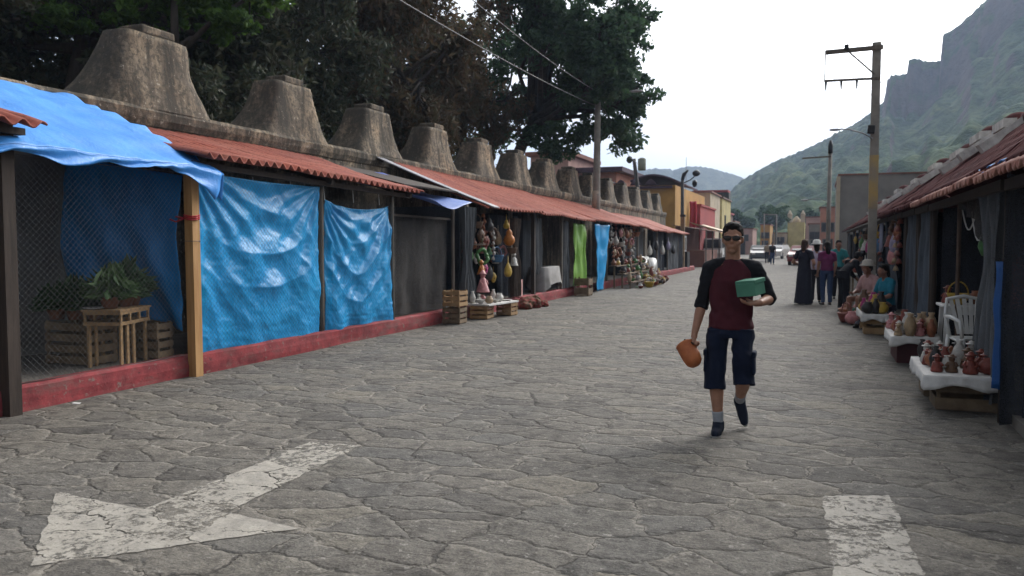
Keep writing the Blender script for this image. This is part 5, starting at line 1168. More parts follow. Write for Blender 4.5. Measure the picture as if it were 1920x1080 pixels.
figure('man in black clothes bending over the goods of a right stall', (.56, 19.5, 0), R(120), pose(head=(0, -.36, 1.24), neck=(0, -.25, 1.16), chest=(0, -.16, 1.06), pelvis=(0, .03, .88), shL=(.17, -.20, 1.13), elL=(.2, -.3, .88), wrL=(.14, -.45, .72), shR=(-.17, -.20, 1.13), elR=(-.2, -.28, .86), wrR=(-.15, -.42, .70)), cloth('black_shirt', (.014, .014, .018)), cloth('black_trousers', (.012, .012, .016)), SK2, HAIR, sleeve=1.5, group=G_, facef=(0, -1, -.5))
figure('seated vendor in a turquoise blouse behind the crate table of figurines', (1.20, 15.9, 0), R(-62), SEAT, cloth('turquoise_blouse', (.02, .17, .24)), cloth('dark_skirt', (.02, .018, .03)), SK2, HAIR, skirt=.1, sleeve=.7, longhair=.6)
figure('seated woman in a white hat and pale pink shawl beside the turquoise vendor', (1.0, 17.3, 0), R(-50), SEAT, cloth('pale_pink_shawl', (.42, .26, .25)), cloth('green_skirt', (.04, .10, .07)), SK2, HAIR, skirt=.1, sleeve=1.2, hat=cloth('cream_hat', (.40, .37, .32)))
figure('distant pedestrian in dark clothes walking at the far street end', (-3.1, 62, 0), R(10), pose(), cloth('black_shirt', (.014, .014, .018)), cloth('blue_jeans', (.045, .07, .15)), SK2, HAIR, vox=.02)
figure('distant pedestrian in a beige shirt near the far parked cars', (-3.7, 66, 0), R(190), pose(), cloth('beige_shirt', (.35, .29, .21)), cloth('dark_trousers', (.02, .02, .028)), SK2, HAIR, vox=.02)
# ------------------------------------------------------------------ crates, tables, goods
def crate(loc, d, label, mat, rz=0, group=None, rows=3):
    """slatted fruit crate: corner posts, side slats per face, floor"""
    t = thing('wooden_crate', loc, label, 'crate', group, rz); X, Y, Z = d
    for sx in (-1, 1):
        for sy in (-1, 1):
            b = MB(); b.box((sx * (X / 2 - .018), sy * (Y / 2 - .018), Z / 2), (.032, .032, Z)); b.build('corner_post', mat, t, False)
    h = Z / rows * .66
    for i in range(rows):
        z = Z / rows * (i + .5)
        for s in (-1, 1):
            b = MB(); b.box((0, s * (Y / 2 + .004), z + .004 * nz(i, s)), (X + .016, .010, h), (0, .02 * nz(i * 3, s, X), 0)); b.build('slat', mat, t, False)
            b = MB(); b.box((s * (X / 2 + .004), 0, z - .004 * nz(i, s)), (.010, Y - .004, h), (.02 * nz(i * 2, s, 4), 0, 0)); b.build('slat', mat, t, False)
    b = MB(); b.box((0, 0, .02), (X - .02, Y - .02, .012)); b.build('floor', mat, t, False)
    return t
GC = 'wooden crates by the open craft stall'
crate((-6.49, 13.93, .02), (.34, .36, .32), 'lower wooden crate of the stack standing beside the black net', M_OLDCRATE, .05, GC)
crate((-6.49, 13.95, .345), (.34, .36, .32), 'upper pale crate of the stack standing beside the black net', M_CRATE, -.02, GC)
crate((-6.40, 15.05, .02), (.36, .42, .28), 'crate carrying the near end of the white pottery board', M_CRATE, .08, GC)
crate((-6.20, 15.95, .02), (.34, .30, .28), 'crate carrying the far end of the white pottery board', M_CRATE, -.1, GC)
crate((-6.42, 22.75, .02), (.42, .46, .55), 'tall dark crate standing under the lime green sheet', M_OLDCRATE, 0, None, 2)
GB = 'wooden crates in the caged stall'
crate((-7.58, 6.52, .232), (.62, .36, .48), 'big dark slatted crate left of the plant stand in the caged stall', M_OLDCRATE, 0, GB, 4)
crate((-7.22, 7.10, .232), (.46, .26, .22), 'low crate on the cage floor by the pine post, under another', M_OLDCRATE, .15, GB, 2)
crate((-7.22, 7.10, .456), (.46, .26, .20), 'low crate by the pine post, topmost of the pair', M_OLDCRATE, .12, GB, 2)
# stand for the potted plants
t = thing('plant_stand', (-7.15, 6.62, .232), 'rough pale slat stand holding terracotta pots behind the chain link', 'stand', None, R(20))
for sx in (-1, 1):
    for sy in (-.9, -.45, 0, .9):
        b = MB(); b.bar((sx * .17, sy * .3, 0), (sx * .17, sy * .3, .46), .05, .02); b.build('leg', M_CRATE, t, False)
b = MB()
for z in (.47, .585):
    for sx in (-1, 1): b.bar((sx * .19, -.33, z), (sx * .19, .33, z), .02, .035)
    for sy in (-1, 1): b.bar((-.19, sy * .32, z), (.19, sy * .32, z), .02, .035)
for sx in (-1, 1):
    for sy in (-.95, -.35, .3, .95): b.bar((sx * .19, sy * .32, .46), (sx * .19, sy * .32, .59), .025, .022)
b.build('top_frame', M_CRATE, t, False)
b = MB(); b.box((0, 0, .612), (.42, .70, .018)); b.build('top', M_CRATE, t, False)
M_TERRA = pm('terracotta', (.24, .095, .055), (.15, .06, .036), 7, .8, .2, 50)
def potted(loc, r, label, spread, n, seed, mat=None, size=.07):
    t = thing('potted_plant', loc, label, 'plant', 'potted plants in the caged stall'); x, y, z = loc
    b = MB(); b.lathe([(r * .68, 0), (r, r * 1.05), (r * 1.08, r * 1.08), (r * 1.08, r * 1.28), (r * .96, r * 1.28), (r * .9, r * 1.1), (.01, r * 1.1)], loc, 18); b.build('pot', M_TERRA, t)
    r_ = np.random.default_rng(seed); q = r_.normal(size=(n, 3)); q /= np.linalg.norm(q, axis=1, keepdims=True); q *= r_.uniform(.3, 1, (n, 1)); q[:, 2] = np.abs(q[:, 2]) * .9
    P = np.array(loc) + np.array([0, 0, r * 1.3]) + q * np.array(spread)
    leaves('foliage', P, size, mat or L_GREEN, t, seed, .2, 2.6)
    b = MB()
    for k in range(5): e = P[k * 7 % n]; b.tube([(x, y, z + r), (x * .6 + e[0] * .4, y * .6 + e[1] * .4, z + r + (e[2] - z - r) * .55), tuple(e)], [.007, .005, .003], 5)
    b.build('stems', L_DARK, t)
    return t
potted((-7.10, 6.48, .855), .10, 'leafy plant in a terracotta pot at the front of the plant stand', (.26, .26, .34), 260, 1, leaf_mat('pot_leaf', [(.035, .07, .03), (.07, .13, .05), (.13, .20, .09)], .3), .085)
potted((-7.18, 6.75, .855), .10, 'bushy dark plant in a terracotta pot at the middle of the plant stand', (.30, .30, .42), 380, 2)
potted((-7.22, 6.90, .855), .09, 'small plant in a shallow terracotta pot at the back of the plant stand', (.2, .2, .26), 200, 3)
potted((-7.62, 6.50, .715), .11, 'dark shrub in a pot on the big slatted crate', (.30, .22, .36), 380, 4)
potted((-7.85, 6.45, .715), .10, 'low dark plant at the left end of the big slatted crate', (.24, .2, .28), 300, 5)
potted((-7.40, 6.55, .715), .09, 'drooping plant between the big crate and the stand', (.20, .22, .30), 240, 6)
t = thing('plate', (-7.22, 6.35, .862), 'white plate lying at the front corner of the plant stand', 'plate'); b = MB(); b.lathe([(.05, 0), (.10, .008), (.115, .018), (.10, .014), (.01, .008)], (-7.20, 6.36, .857), 18); b.build('dish', M_WHITEP, t)
t = tag(MB().box((-6.62, 5.62, .018), (.07, .05, .012), (0, .1, .5), .004).build('litter', M_WHITEP), 'scrap of white litter on the paving below the red kerb', 'litter')

# goods: each built once per kind, then copied
def solid(name, mb, mat): o = mb.build(name, mat); return o
GM = {k: pm('ware_' + k, c, tuple(x * .55 for x in c), 14, .5, .1, 60) for k, c in dict(red=(.22, .055, .04), white=(.55, .53, .49), terracotta=(.30, .11, .055), brown=(.13, .07, .04), dark=(.035, .03, .03), yellow=(.50, .33, .05), pink=(.55, .24, .24), green=(.07, .20, .06), blue=(.06, .16, .30), orange=(.52, .18, .03), beige=(.42, .30, .18), lilac=(.30, .27, .40), magenta=(.34, .03, .15)).items()}
def ware_mesh(kind):
    b = MB()
    if kind == 'pot': b.lathe([(.035, 0), (.075, .03), (.088, .07), (.075, .11), (.045, .135), (.052, .155), (.042, .155), (.036, .13), (.01, .05)], (0, 0, 0), 14)
    if kind == 'bowl': b.lathe([(.04, 0), (.05, .012), (.09, .06), (.10, .085), (.092, .085), (.075, .04), (.01, .02)], (0, 0, 0), 14)
    if kind == 'plate': b.lathe([(.06, 0), (.11, .012), (.135, .022), (.12, .022), (.06, .008), (.01, .006)], (0, 0, 0), 16)
    if kind == 'vase': b.lathe([(.04, 0), (.06, .05), (.072, .12), (.05, .19), (.026, .23), (.038, .265), (.028, .265), (.02, .22), (.01, .1)], (0, 0, 0), 14)
    if kind == 'figurine':
        b.lathe([(.062, 0), (.068, .02), (.052, .08), (.038, .115), (.02, .13)], (0, 0, 0), 12); b.ball((0, 0, .152), (.034, .034, .038), 10, 7)
        b.lathe([(.055, 0), (.05, .008), (.028, .012), (.022, .03), (.005, .036)], (0, 0, .175), 10)
        for s in (-1, 1): b.tube([(s * .035, 0, .112), (s * .062, -.018, .08), (s * .035, -.05, .072)], [.014, .013, .011], 6)
    if kind == 'mask':
        b.ball((0, 0, 0), (.095, .045, .13), 14, 9); b.ball((0, -.045, -.01), (.018, .026, .035), 8, 6); b.ball((0, -.034, -.066), (.04, .016, .013), 8, 5)
        for s in (-1, 1): b.ball((s * .038, -.034, .03), (.021, .014, .014), 8, 5); b.ball((s * .095, 0, .02), (.018, .014, .035), 8, 5)
        b.tube([(0, 0, .12), (0, 0, .28)], .004, 4)
    if kind == 'gourd': b.lathe([(.01, -.13), (.07, -.11), (.11, -.04), (.095, .03), (.055, .08), (.062, .11), (.045, .15), (.012, .18), (.006, .36)], (0, 0, 0), 14)
    if kind == 'basket':
        b.lathe([(.08, -.1), (.10, -.06), (.125, .02), (.135, .04), (.12, .04), (.1, -.04), (.01, -.08)], (0, 0, 0), 16); b.tube([(.12 * math.cos(a), 0, .03 + .16 * math.sin(a)) for a in [i * math.pi / 10 for i in range(11)]], .009, 6)
    if kind == 'bag':
        b.lathe([(.02, -.19), (.085, -.17), (.12, -.09), (.10, .01), (.055, .09), (.03, .13), (.012, .15), (.006, .30)], (0, 0, 0), 14, Matrix(((1, 0, 0), (0, .6, 0), (0, 0, 1))))
    if kind == 'wreath': b.tube([(.115 * math.cos(a), .02 * math.sin(3 * a), .115 * math.sin(a)) for a in [i * 2 * math.pi / 24 for i in range(25)]], [.03 + .007 * math.sin(i * 2.3) for i in range(25)], 8); b.tube([(0, 0, .12), (0, 0, .3)], .004, 4)
    if kind == 'string':   # a strand of small clay bells
        b.tube([(0, 0, .35), (.01, 0, 0), (0, 0, -.42)], .006, 5)
        for i in range(6): b.lathe([(.012, .05), (.03, .03), (.048, -.03), (.04, -.03), (.01, .02)], (.016 * math.sin(i * 2.4), .016 * math.cos(i * 2.4), .26 - i * .125), 9)
    if kind == 'doll':
        b.lathe([(.13, -.22), (.12, -.2), (.05, .0), (.035, .03)], (0, 0, 0), 12); b.ball((0, 0, .075), (.05, .05, .055), 10, 7); b.lathe([(.075, .09), (.055, .11), (.01, .17)], (0, 0, 0), 10)
        for s in (-1, 1): b.tube([(s * .04, 0, .01), (s * .09, -.02, -.04), (s * .07, -.06, -.08)], [.018, .016, .014], 6)
    return b
KN = dict(pot='clay_pot', bowl='bowl', plate='plate', vase='vase', figurine='figurine', mask='mask', gourd='gourd', basket='basket', bag='bag', wreath='wreath', string='bell_string', doll='doll')
CAT = dict(pot='pot', bowl='bowl', plate='plate', vase='vase', figurine='figurine', mask='mask', gourd='gourd', basket='basket', bag='bag', wreath='wreath', string='bell string', doll='doll')
_wm = {}
def ware(kind, col, loc, label, group=None, s=1.0, rz=None):
    key = (kind, col)
    if key not in _wm:
        o = ware_mesh(kind).build(KN[kind], GM[col]); _wm[key] = o.data
    else:
        o = bpy.data.objects.new(KN[kind], _wm[key]); C.objects.link(o)
    o.location = loc; o.scale = (s, s, s); o.rotation_euler = (0, 0, random.uniform(0, 6.28) if rz is None else rz)
    return tag(o, label, CAT[kind], group)
FACE_L = R(70)   # goods in the left row look to the street
# --- open craft bay, hanging
H = 'crafts hanging in the open left stall'
for kind, col, y, x, z, s, lb in [
    ('basket', 'brown', 15.75, -6.80, 1.98, 1.0, 'brown basket hanging highest at the near side of the open craft stall'), ('mask', 'brown', 15.95, -6.80, 1.72, 1.1, 'dark brown mask hanging under the brown basket'),
    ('plate', 'white', 15.42, -6.62, 1.52, 1.2, 'round white dish hung against the grey tied curtain'), ('wreath', 'green', 15.9, -6.75, 1.27, 1.35, 'dark green wreath hanging in the open craft stall'),
    ('basket', 'blue', 16.75, -6.75, 1.25, 1.2, 'blue basket hanging between the wreath and the yellow gourd'), ('gourd', 'orange', 17.25, -6.65, 1.66, 1.25, 'big orange gourd hanging at the far side of the open craft stall'),
    ('gourd', 'yellow', 17.2, -6.70, 1.98, .7, 'small yellow gourd hanging just above the big orange gourd'), ('basket', 'brown', 17.3, -6.6, 1.42, 1.0, 'flat brown basket hanging under the big orange gourd'),
    ('doll', 'white', 17.3, -6.55, 1.22, .8, 'white doll hanging beneath the flat brown basket'), ('bag', 'yellow', 17.05, -6.6, .98, 1.0, 'yellowish woven bag hanging lowest at the far side'),
    ('gourd', 'dark', 16.4, -6.8, 1.95, 1.0, 'dark gourd hanging at the middle of the open craft stall'), ('mask', 'red', 16.35, -6.85, 1.60, 1.0, 'red mask hanging beneath the dark gourd'),
    ('wreath', 'brown', 16.8, -6.85, 1.78, 1.0, 'brown wreath hanging left of the big orange gourd'), ('string', 'terracotta', 16.1, -6.8, 1.9, 1.0, 'strand of terracotta bells hanging by the brown mask'),
    ('string', 'white', 16.55, -6.75, 1.55, .9, 'strand of white bells hanging in the middle of the craft stall'), ('mask', 'magenta', 16.15, -6.8, 1.0, 1.0, 'magenta mask hanging low beside the pink doll'),
    ('doll', 'pink', 15.45, -6.55, .80, 1.2, 'pink doll with cone skirt standing behind the white plates'), ('doll', 'orange', 15.55, -6.62, 1.08, .8, 'small orange doll above the pink doll'), ('bag', 'dark', 16.6, -6.9, .95, 1.2, 'black woven bag hanging low at the back of the craft stall'),
    ('mask', 'yellow', 16.9, -6.9, .78, .9, 'yellow mask propped behind the pottery board')]:
    ware(kind, col, (x, y, z), lb, H, s, FACE_L)
for i in range(16):
    k = ['string', 'mask', 'gourd', 'wreath', 'bag', 'basket'][(i * 5) % 6]; c = ['red', 'brown', 'beige', 'dark', 'terracotta', 'pink', 'green', 'white'][(i * 3) % 8]; y = 15.6 + i * .14
    ware(k, c, (-7.05 + .15 * nz(i * 3.3, 2), y, 1.15 + .85 * ((i * .618) % 1)), f'{c} {CAT[k]}, ' + ['first', 'second', 'third', 'fourth', 'fifth', 'sixth', 'seventh', 'eighth', 'ninth', 'tenth', '11th', '12th', '13th', '14th', '15th', '16th'][i] + ' along the back line of the open craft stall', H, .95, FACE_L)
t = thing('display_board', (-6.38, 15.45, .31), 'white cloth covered board of pottery laid across two crates', 'table'); b = MB(); b.box((-6.34, 15.48, .315), (.56, 1.35, .03), (0, 0, -.1)); b.build('board', M_CLOTHW, t)
PB = 'white wares on the pottery board'
ORD_ = ['first', 'second', 'third', 'fourth', 'fifth', 'sixth', 'seventh', 'eighth', 'ninth', 'tenth'] + [str(q) + ('st' if q == 21 else 'nd' if q == 22 else 'th') for q in range(11, 40)]
for i, (dx, dy, k, c) in enumerate([(-.2, -.5, 'vase', 'white'), (0, -.55, 'bowl', 'white'), (.15, -.45, 'pot', 'beige'), (-.15, -.28, 'figurine', 'white'), (.05, -.25, 'pot', 'white'), (.18, -.18, 'bowl', 'white'), (-.2, 0, 'pot', 'pink'), (0, .02, 'plate', 'white'), (.16, .08, 'pot', 'white'), (-.12, .25, 'bowl', 'white'), (.08, .28, 'pot', 'white'), (.16, .45, 'plate', 'white'), (-.15, .5, 'vase', 'white'), (.0, .5, 'bowl', 'beige')]):
    ware(k, c, (-6.38 + dx, 15.48 + dy, .333), f'{c} {CAT[k]}, {ORD_[i]} from the near end on the white pottery board', PB, random.uniform(.85, 1.1))
t = thing('carton', (-6.86, 18.25, .265), 'pale pink carton standing on the red kerb beside the dark brown post', 'box'); b = MB(); b.box((-6.86, 18.25, .47), (.26, .32, .41), (0, 0, .1), .006); b.build('box', pm('pink_card', (.52, .30, .27), (.44, .24, .22), 4, .8, .1), t)
b = MB(); b.ball((-6.86, 18.25, .72), (.13, .14, .05), 12, 6); b.build('crumpled_lining', GM['brown'], t)
t = thing('cloth_bundle', (-6.42, 18.0, 0), 'heap of dark red patterned blankets lying on the paving below the pink carton', 'bundle')
if False:
  for i in range(7): b.ball((-6.42 + .14 * nz(i, 2) * 2, 17.55 + i * .17, .07 + .05 * (i % 3)), (.24, .22, .10), 12, 7)
hm_ = MB()
for i in range(7): hm_.ball((.12 * nz(i * 2.1, 2) * 2, (i - 3) * .13, .08 + .05 * (i % 3)), (.25, .20, .12), 12, 7)
fuse('heap', hm_, pm('red_blanket', (.20, .035, .03), (.10, .06, .035), 9, .95, .5, 25, lo=.45, hi=.55), t, .02, 2, wrinkle(.06, 6, 4))
# cloth covered table behind the grey curtains
t = thing('covered_table', (-6.98, 20.9, .24), 'small table under a pale grey cloth between drawn grey curtains', 'table')
b = MB(); n_ = 28; rr = []
for q, (z, e) in enumerate(((.93, 0), (.935, .02), (.90, .05), (.6, .07), (.38, .10))):
    rr.append([(-7.02 + math.copysign(abs(math.cos(a)) ** .45, math.cos(a)) * (.25 + e) + (.03 * math.sin(a * 9) * (z < .9)), 20.9 + math.copysign(abs(math.sin(a)) ** .45, math.sin(a)) * (.62 + e), z + (.12 * math.sin(a * 2 + 1) if z < .4 else 0)) for a in [2 * math.pi * k / n_ for k in range(n_)]])
b.add([p for r_ in rr for p in r_], [(i * n_ + k, i * n_ + (k + 1) % n_, (i + 1) * n_ + (k + 1) % n_, (i + 1) * n_ + k) for i in range(4) for k in range(n_)] + [tuple(range(n_))], True); b.build('cloth', pm('grey_sheet', (.30, .29, .28), (.22, .21, .20), 4, .9, .2), t)
for sx in (-1, 1):
    for sy in (-1, 1): b = MB(); b.bar((-7.02 + sx * .2, 20.9 + sy * .55, .235), (-7.02 + sx * .2, 20.9 + sy * .55, .92), .04); b.build('leg', M_DARKWOOD, t)
# --- far pottery bay
H2 = 'wares hanging in the far pottery stall'; ks = ['string', 'mask', 'gourd', 'basket', 'wreath', 'mask', 'string', 'bag']; cs = ['white', 'terracotta', 'red', 'brown', 'beige', 'white', 'terracotta', 'pink']
for i in range(30):
    y = 27.3 + (i % 10) * .42 + random.uniform(-.1, .1); z = 1.95 - (i // 10) * .36 + random.uniform(-.05, .05); k = ks[(i * 3 + i // 10) % 8]; c = cs[(i * 5 + i // 7) % 8]
    ware(k, c, (-6.72 + random.uniform(-.12, .1), y, z), f'{c} {CAT[k]} hanging {ORD_[i % 10]} along the {("top", "middle", "lowest")[i // 10]} row of the far pottery stall', H2, random.uniform(.9, 1.25), FACE_L)
for r_ in range(3):
    t = thing('display_shelf', (-6.55 + .28 * r_, 29.3, 0), ('highest', 'middle', 'lowest')[r_] + ' plank tier of wares before the far pottery stall', 'shelf', 'plank tiers of the far pottery stall')
    z = .78 - .27 * r_; y0, y1 = 26.9, 32.0 + .3 * r_
    b = MB(); b.box((-6.55 + .28 * r_, (y0 + y1) / 2, z), (.27, y1 - y0, .03)); b.build('plank', M_OLDCRATE, t)
    for y in (y0 + .2, (y0 + y1) / 2, y1 - .2): b = MB(); b.bar((-6.55 + .28 * r_, y, 0), (-6.55 + .28 * r_, y, z - .016), .05); b.build('leg', M_OLDCRATE, t)
    n = 19
    for i in range(n):
        k = ['pot', 'bowl', 'vase', 'figurine', 'pot', 'plate'][(i * 5 + r_) % 6]; c = ['terracotta', 'white', 'brown', 'red', 'beige', 'dark', 'yellow', 'green'][(i * 3 + r_ * 2 + i // 4) % 8]
        ware(k, c, (-6.55 + .28 * r_ + random.uniform(-.04, .04), y0 + .15 + i * (y1 - y0 - .3) / (n - 1), z + .017), f'{c} {CAT[k]}, {ORD_[i]} along the ' + ('highest', 'middle', 'lowest')[r_] + ' plank of the far pottery stall', 'wares on the plank tiers of the far pottery stall', random.uniform(1.0, 1.45))
for i in range(22):
    k = ['bowl', 'pot', 'plate', 'basket'][i % 4]; c = ['red', 'terracotta', 'yellow', 'white', 'brown', 'dark', 'green'][(i * 3) % 7]; s = random.uniform(1.0, 1.5)
    ware(k, c, (-5.62 + random.uniform(-.16, .16), 27.0 + i * .27, .03 + (.10 * s if k == 'basket' else 0)), f'{c} {CAT[k]}, {ORD_[i]} in the line on the paving before the far pottery stall', 'wares on the paving before the far pottery stall', s)
b = MB(); b.tube([(-6.62 + .22 * math.cos(a), 33.1 + .5 * math.sin(a), .55 + .3 * math.cos(a * 3) ) for a in [i * 6.28 / 12 for i in range(13)]], .2, 8); tag(b.build('wrapped_bundle', M_WHITEP), 'white plastic wrapped bundle beside the far pottery stall', 'bundle')
for i in range(5): ware('bag', ('white', 'dark', 'white', 'lilac', 'dark')[i], (-6.68, 34.0 + i * 1.5, 1.3 + .2 * (i % 2)), ('white', 'dark', 'white', 'lilac', 'dark')[i] + f' bag hanging {ORD_[i]} in line before the last left stall', 'bags at the last left stall', 1.3, FACE_L)

# --- right hand tables
def board(label, poly, z, mat, drop=.11):
    t = thing('display_table', (poly[0][0], poly[0][1], z), label, 'table', 'low display tables of the right stalls')
    b = MB(); b.prism(poly, z - .02, z); b.build('board', mat, t)
    b = MB(); n = len(poly)
    # cloth hem hanging round the board
    pts = []
    for i in range(n):
        a, c = Vector((*poly[i], 0)), Vector((*poly[(i + 1) % n], 0)); k = 14
        pts += [a.lerp(c, q / k) for q in range(k)]
    cen = sum(pts, Vector()) / len(pts); m = len(pts)
    def hem(u, v):
        p = pts[int(round(u * m)) % m]; d = (p - cen).normalized(); o_ = .006 + .018 * v * (1 + math.sin(u * 90))
        return (p.x + d.x * o_, p.y + d.y * o_, z + .004 - drop * v * (1 + .25 * math.sin(u * 31)))
    b.grid(hem, m, 4); b.build('cloth_hem', mat, t, thick=.003); return t
board('low table with white cloth nearest to the camera, set out with red figurines', [(.95, 9.35), (.93, 8.05), (1.56, 8.1), (1.60, 9.5)], .36, M_CLOTHW)
board('low table with white cloth in front of the drawn curtains, with a maroon box below', [(.92, 12.40), (.90, 11.20), (1.46, 11.25), (1.48, 12.4)], .37, M_CLOTHW)
board('low table with white cloth before the seated vendor', [(.70, 16.1), (.72, 14.60), (1.12, 14.60), (1.10, 16.1)], .37, M_CLOTHW)
GR = 'crates under the right hand tables'
crate((1.30, 8.42, .01), (.5, .40, .31), 'crate under the near end of the table of red figurines', M_OLDCRATE, 0, GR, 2); crate((1.28, 9.1, .01), (.5, .40, .31), 'crate under the far end of the table of red figurines', M_OLDCRATE, 0, GR, 2)
crate((.93, 14.85, .01), (.34, .36, .32), 'pale crate under the near end of the vendor table', M_CRATE, 0, GR, 2); crate((.91, 15.7, .01), (.34, .36, .32), 'pale crate under the far end of the vendor table', M_CRATE, 0, GR, 2)
t = thing('maroon_box', (1.2, 11.8, .01), 'maroon painted box under the white clothed table', 'box', ); b = MB(); b.box((1.2, 11.8, .17), (.44, .95, .32), None, .012); b.build('chest', pm('maroon_paint', (.075, .016, .02), (.05, .012, .015), 4, .6, .15), t); b = MB(); b.box((1.2, 11.8, .335), (.47, .98, .025)); b.build('lid', pm('maroon_paint', (.075, .016, .02)), t)
ORD = ['first', 'second', 'third', 'fourth', 'fifth', 'sixth', 'seventh', 'eighth', 'ninth', 'tenth'] + [str(q) + 'th' for q in range(11, 40)]
ROWN = {2: ['outer', 'inner'], 3: ['outer', 'middle', 'inner'], 4: ['street side', 'second', 'third', 'innermost']}
F1 = ['figurine', 'figurine', 'pot', 'figurine', 'vase', 'doll']
def fill(cx0, cx1, y0, y1, z, nx, ny, kinds, cols, where, group, s0, s1):
    for i in range(nx):
        for j in range(ny):
            k = kinds[(i * 2 + j * 3 + (i * j) % 2) % len(kinds)]; c = cols[(i * 3 + j * 5 + (j // 2)) % len(cols)]; s = random.uniform(s0, s1)
            x = cx0 + (cx1 - cx0) * (i + .5) / nx + random.uniform(-.03, .03); y = y0 + (y1 - y0) * (j + .5) / ny + random.uniform(-.04, .04)
            ware(k, c, (x, y, z + (.22 * s if k == 'doll' else 0)), f'{c} {CAT[k]}, {ORD[j]} from near in the {ROWN[nx][i]} row {where}', group, s)
fill(.99, 1.54, 8.2, 9.4, .363, 4, 7, ['figurine', 'pot', 'figurine', 'vase', 'figurine'], ['red', 'white', 'red', 'brown', 'terracotta', 'dark', 'red'], 'on the nearest right table', 'wares on the nearest right table', .62, 1.02)
fill(.95, 1.43, 11.25, 12.35, .373, 4, 6, ['figurine', 'pot', 'vase', 'figurine'], ['beige', 'white', 'terracotta', 'beige', 'red', 'white', 'pink'], 'above the maroon box', 'wares on the second right table', .75, 1.1)
fill(.73, 1.09, 14.7, 16.0, .373, 3, 8, ['pot', 'figurine', 'vase', 'pot'], ['dark', 'yellow', 'beige', 'dark', 'magenta', 'brown', 'yellow'], 'on the vendor table', 'wares on the vendor table', .8, 1.4)
for i in range(14):
    k = ['pot', 'bowl', 'figurine', 'basket'][i % 4]; c = ['pink', 'red', 'white', 'beige', 'terracotta'][(i * 2) % 5]; s = random.uniform(1.2, 1.7)
    ware(k, c, (.62 + random.uniform(-.08, .25), 16.4 + i * .13, .03 + (.1 * s if k == 'basket' else 0)), f'{c} {CAT[k]}, {ORD_[i]} in the line on the paving towards the man in black', 'wares on the paving by the man in black', s)
# table of the teal clad shopper
t = thing('display_table', (1.0, 22.5, .8), 'narrow trestle with a white top behind the man in black', 'table', 'low display tables of the right stalls'); b = MB(); b.box((1.05, 22.5, .80), (.6, 2.4, .04)); b.build('board', M_CLOTHW, t)
for sx in (-.22, .22):
    for sy in (-1, 1): b = MB(); b.bar((1.05 + sx, 22.5 + sy, 0), (1.05 + sx, 22.5 + sy, .78), .05); b.build('leg', M_OLDCRATE, t)
fill(.8, 1.3, 21.5, 23.6, .822, 2, 7, ['pot', 'figurine', 'bag'], ['red', 'white', 'yellow', 'blue', 'terracotta'], 'on the white trestle', 'wares on the trestle', 1.1, 1.5)
# white plastic chair and table
def chair(loc, rz, label):
    t = thing('plastic_chair', loc, label, 'chair', None, rz); m = M_WHITEP
    b = MB(); b.grid(lambda u, v: ((u - .5) * (.46 - .04 * v), -.22 + .44 * v, .43 - .03 * math.sin(math.pi * v) - .02 * v), 10, 10); b.build('seat', m, t, False, thick=.014)
    for sx in (-1, 1):
        b = MB(); b.tube([(sx * .24, -.25, 0), (sx * .215, -.20, .43)], [.02, .026], 8); b.build('leg', m, t, False)
        b = MB(); b.tube([(sx * .23, .28, 0), (sx * .21, .20, .43)], [.02, .026], 8); b.build('leg', m, t, False)
        b = MB(); b.tube([(sx * .225, -.20, .43), (sx * .25, -.20, .62), (sx * .25, .05, .65), (sx * .22, .26, .64)], [.022, .022, .024, .02], 8); b.build('armrest', m, t, False)
    b = MB(); b.tube([(-.20, .20, .42), (-.225, .27, .66), (-.19, .32, .84), (0, .335, .875), (.19, .32, .84), (.225, .27, .66), (.20, .20, .42)], .022, 8); bo = b.build('backrest', m, t, False)
    for k in range(5): b = MB(); x0 = (k - 2) * .045; x1 = (k - 2) * .075; b.bar((x0, .21, .44), (x1, .325, .845), .042, .010, (0, 1, .3)); b.build('back_slat', m, bo, False)
    return t
chair((1.70, 10.35, .06), R(14), 'white plastic armchair standing inside the right stall behind the figurines')
t = thing('plastic_table', (1.72, 11.6, .06), 'small white plastic table left of the white armchair', 'table'); b = MB(); b.box((1.78, 11.6, .76), (.6, .6, .035), None, .012); b.build('tabletop', M_WHITEP, t)
for sx in (-.26, .26):
    for sy in (-.26, .26): b = MB(); b.bar((1.78 + sx, 11.6 + sy, .06), (1.78 + sx * .9, 11.6 + sy * .9, .74), .05); b.build('leg', M_WHITEP, t)
b = MB(); b.box((1.78, 11.34, .70), (.5, .02, .08)); b.build('apron', M_WHITEP, t)
ware('basket', 'yellow', (1.68, 11.5, .88), 'yellow basket on the small white plastic table', None, 1.0); ware('pot', 'terracotta', (1.9, 11.6, .78), 'terracotta pot on the small white plastic table', None, 1.1); ware('figurine', 'red', (1.6, 11.75, .78), 'red figurine on the small white plastic table', None, 1.1)
H3 = 'things hanging in the white chair stall'
ware('bag', 'green', (1.72, 9.75, 1.62), 'pale green bag hanging above the white armchair', H3, 1.15, .4); ware('bag', 'green', (1.95, 10.2, 1.88), 'dark green bag hanging high behind the pale green bag', H3, 1.1, 1.4); ware('wreath', 'dark', (2.1, 9.9, 1.6), 'dark wreath hanging right of the pale green bag', H3, 1.2, .2)
t = thing('hanging_garment', (2.25, 11.7, 1.5), 'dusty pink garment with red collar hanging in the dim white chair stall', 'garment')
b = MB(); b.lathe([(.30, -.55), (.29, -.5), (.22, -.15), (.15, .1), (.06, .16)], (2.25, 11.7, 1.28), 20, Matrix(((1, 0, 0), (0, .45, 0), (0, 0, 1)))); b.build('skirt', GM['pink'], t); b = MB(); b.ball((2.25, 11.66, 1.40), (.11, .07, .10), 12, 8); b.build('collar', GM['red'], t); b = MB(); b.tube([(2.25, 11.7, 1.45), (2.25, 11.7, 2.5)], .005, 5); b.build('cord', M_CABLE, t)
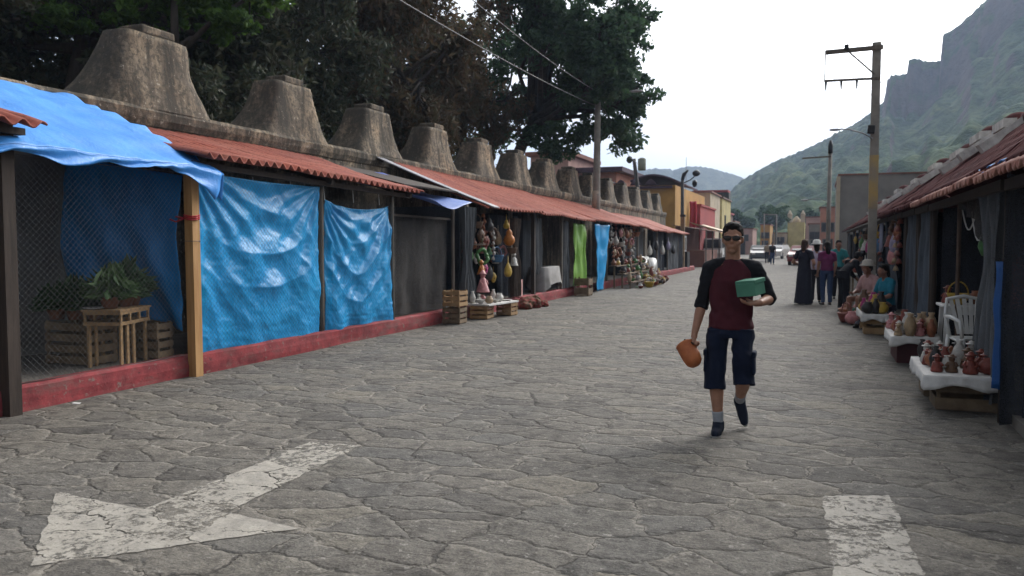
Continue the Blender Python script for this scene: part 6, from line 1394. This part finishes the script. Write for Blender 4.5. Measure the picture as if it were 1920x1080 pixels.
H4 = 'things hanging in the right stalls beyond the curtains'
for i, (k, c, y, z) in enumerate([('string', 'red', 16.6, 1.65), ('mask', 'terracotta', 16.9, 1.75), ('bag', 'lilac', 17.5, 1.6), ('string', 'beige', 17.2, 1.5), ('bag', 'pink', 17.9, 1.35), ('doll', 'red', 18.1, 1.75), ('wreath', 'brown', 17.7, 1.85), ('mask', 'white', 20.6, 1.7), ('string', 'red', 21.2, 1.6), ('basket', 'yellow', 21.7, 1.8), ('bag', 'blue', 22.1, 1.55), ('gourd', 'orange', 24, 1.7), ('string', 'white', 24.7, 1.6), ('mask', 'red', 25.4, 1.75), ('bag', 'magenta', 26.2, 1.5), ('basket', 'brown', 27, 1.8), ('doll', 'white', 27.7, 1.6), ('bag', 'green', 30, 1.6), ('string', 'terracotta', 31, 1.6), ('mask', 'yellow', 35, 1.7)]):
    ware(k, c, (1.42, y, z), f'{c} {CAT[k]}, {ORD_[i]} of those hanging ' + ('in the stall of the turquoise vendor' if y < 19 else 'in the right stalls past the big utility pole'), H4, 1.2, R(-70))
b = MB(); b.grid(lambda u, v: (1.38 + .03 * math.sin(u * 20), 20.15 + .55 * u, 2.0 - .62 * v + .02 * math.sin(u * 9)), 20, 10); tag(b.build('hanging_cloth', pm('lilac_grey_cloth', (.24, .25, .33), (.17, .18, .25), 4, .9, .2), None, thick=.005), 'pale lilac grey cloth hanging under the eave beside the big utility pole', 'cloth')
# ------------------------------------------------------------------ air
HZ = .00036
hm = bpy.data.materials.new('haze_air'); hm.use_nodes = True; hn = hm.node_tree; hn.nodes.clear()
ho = hn.nodes.new('ShaderNodeOutputMaterial'); hv = hn.nodes.new('ShaderNodeVolumePrincipled')
hv.inputs['Color'].default_value = (.58, .74, 1.0, 1); hv.inputs['Density'].default_value = HZ; hv.inputs['Anisotropy'].default_value = .2
hn.links.new(hv.outputs[0], ho.inputs['Volume'])
hb = MB(); hb.box((0, 1400, 199), (3900, 3900, 404))
tag(hb.build('haze', hm), kind='stuff')
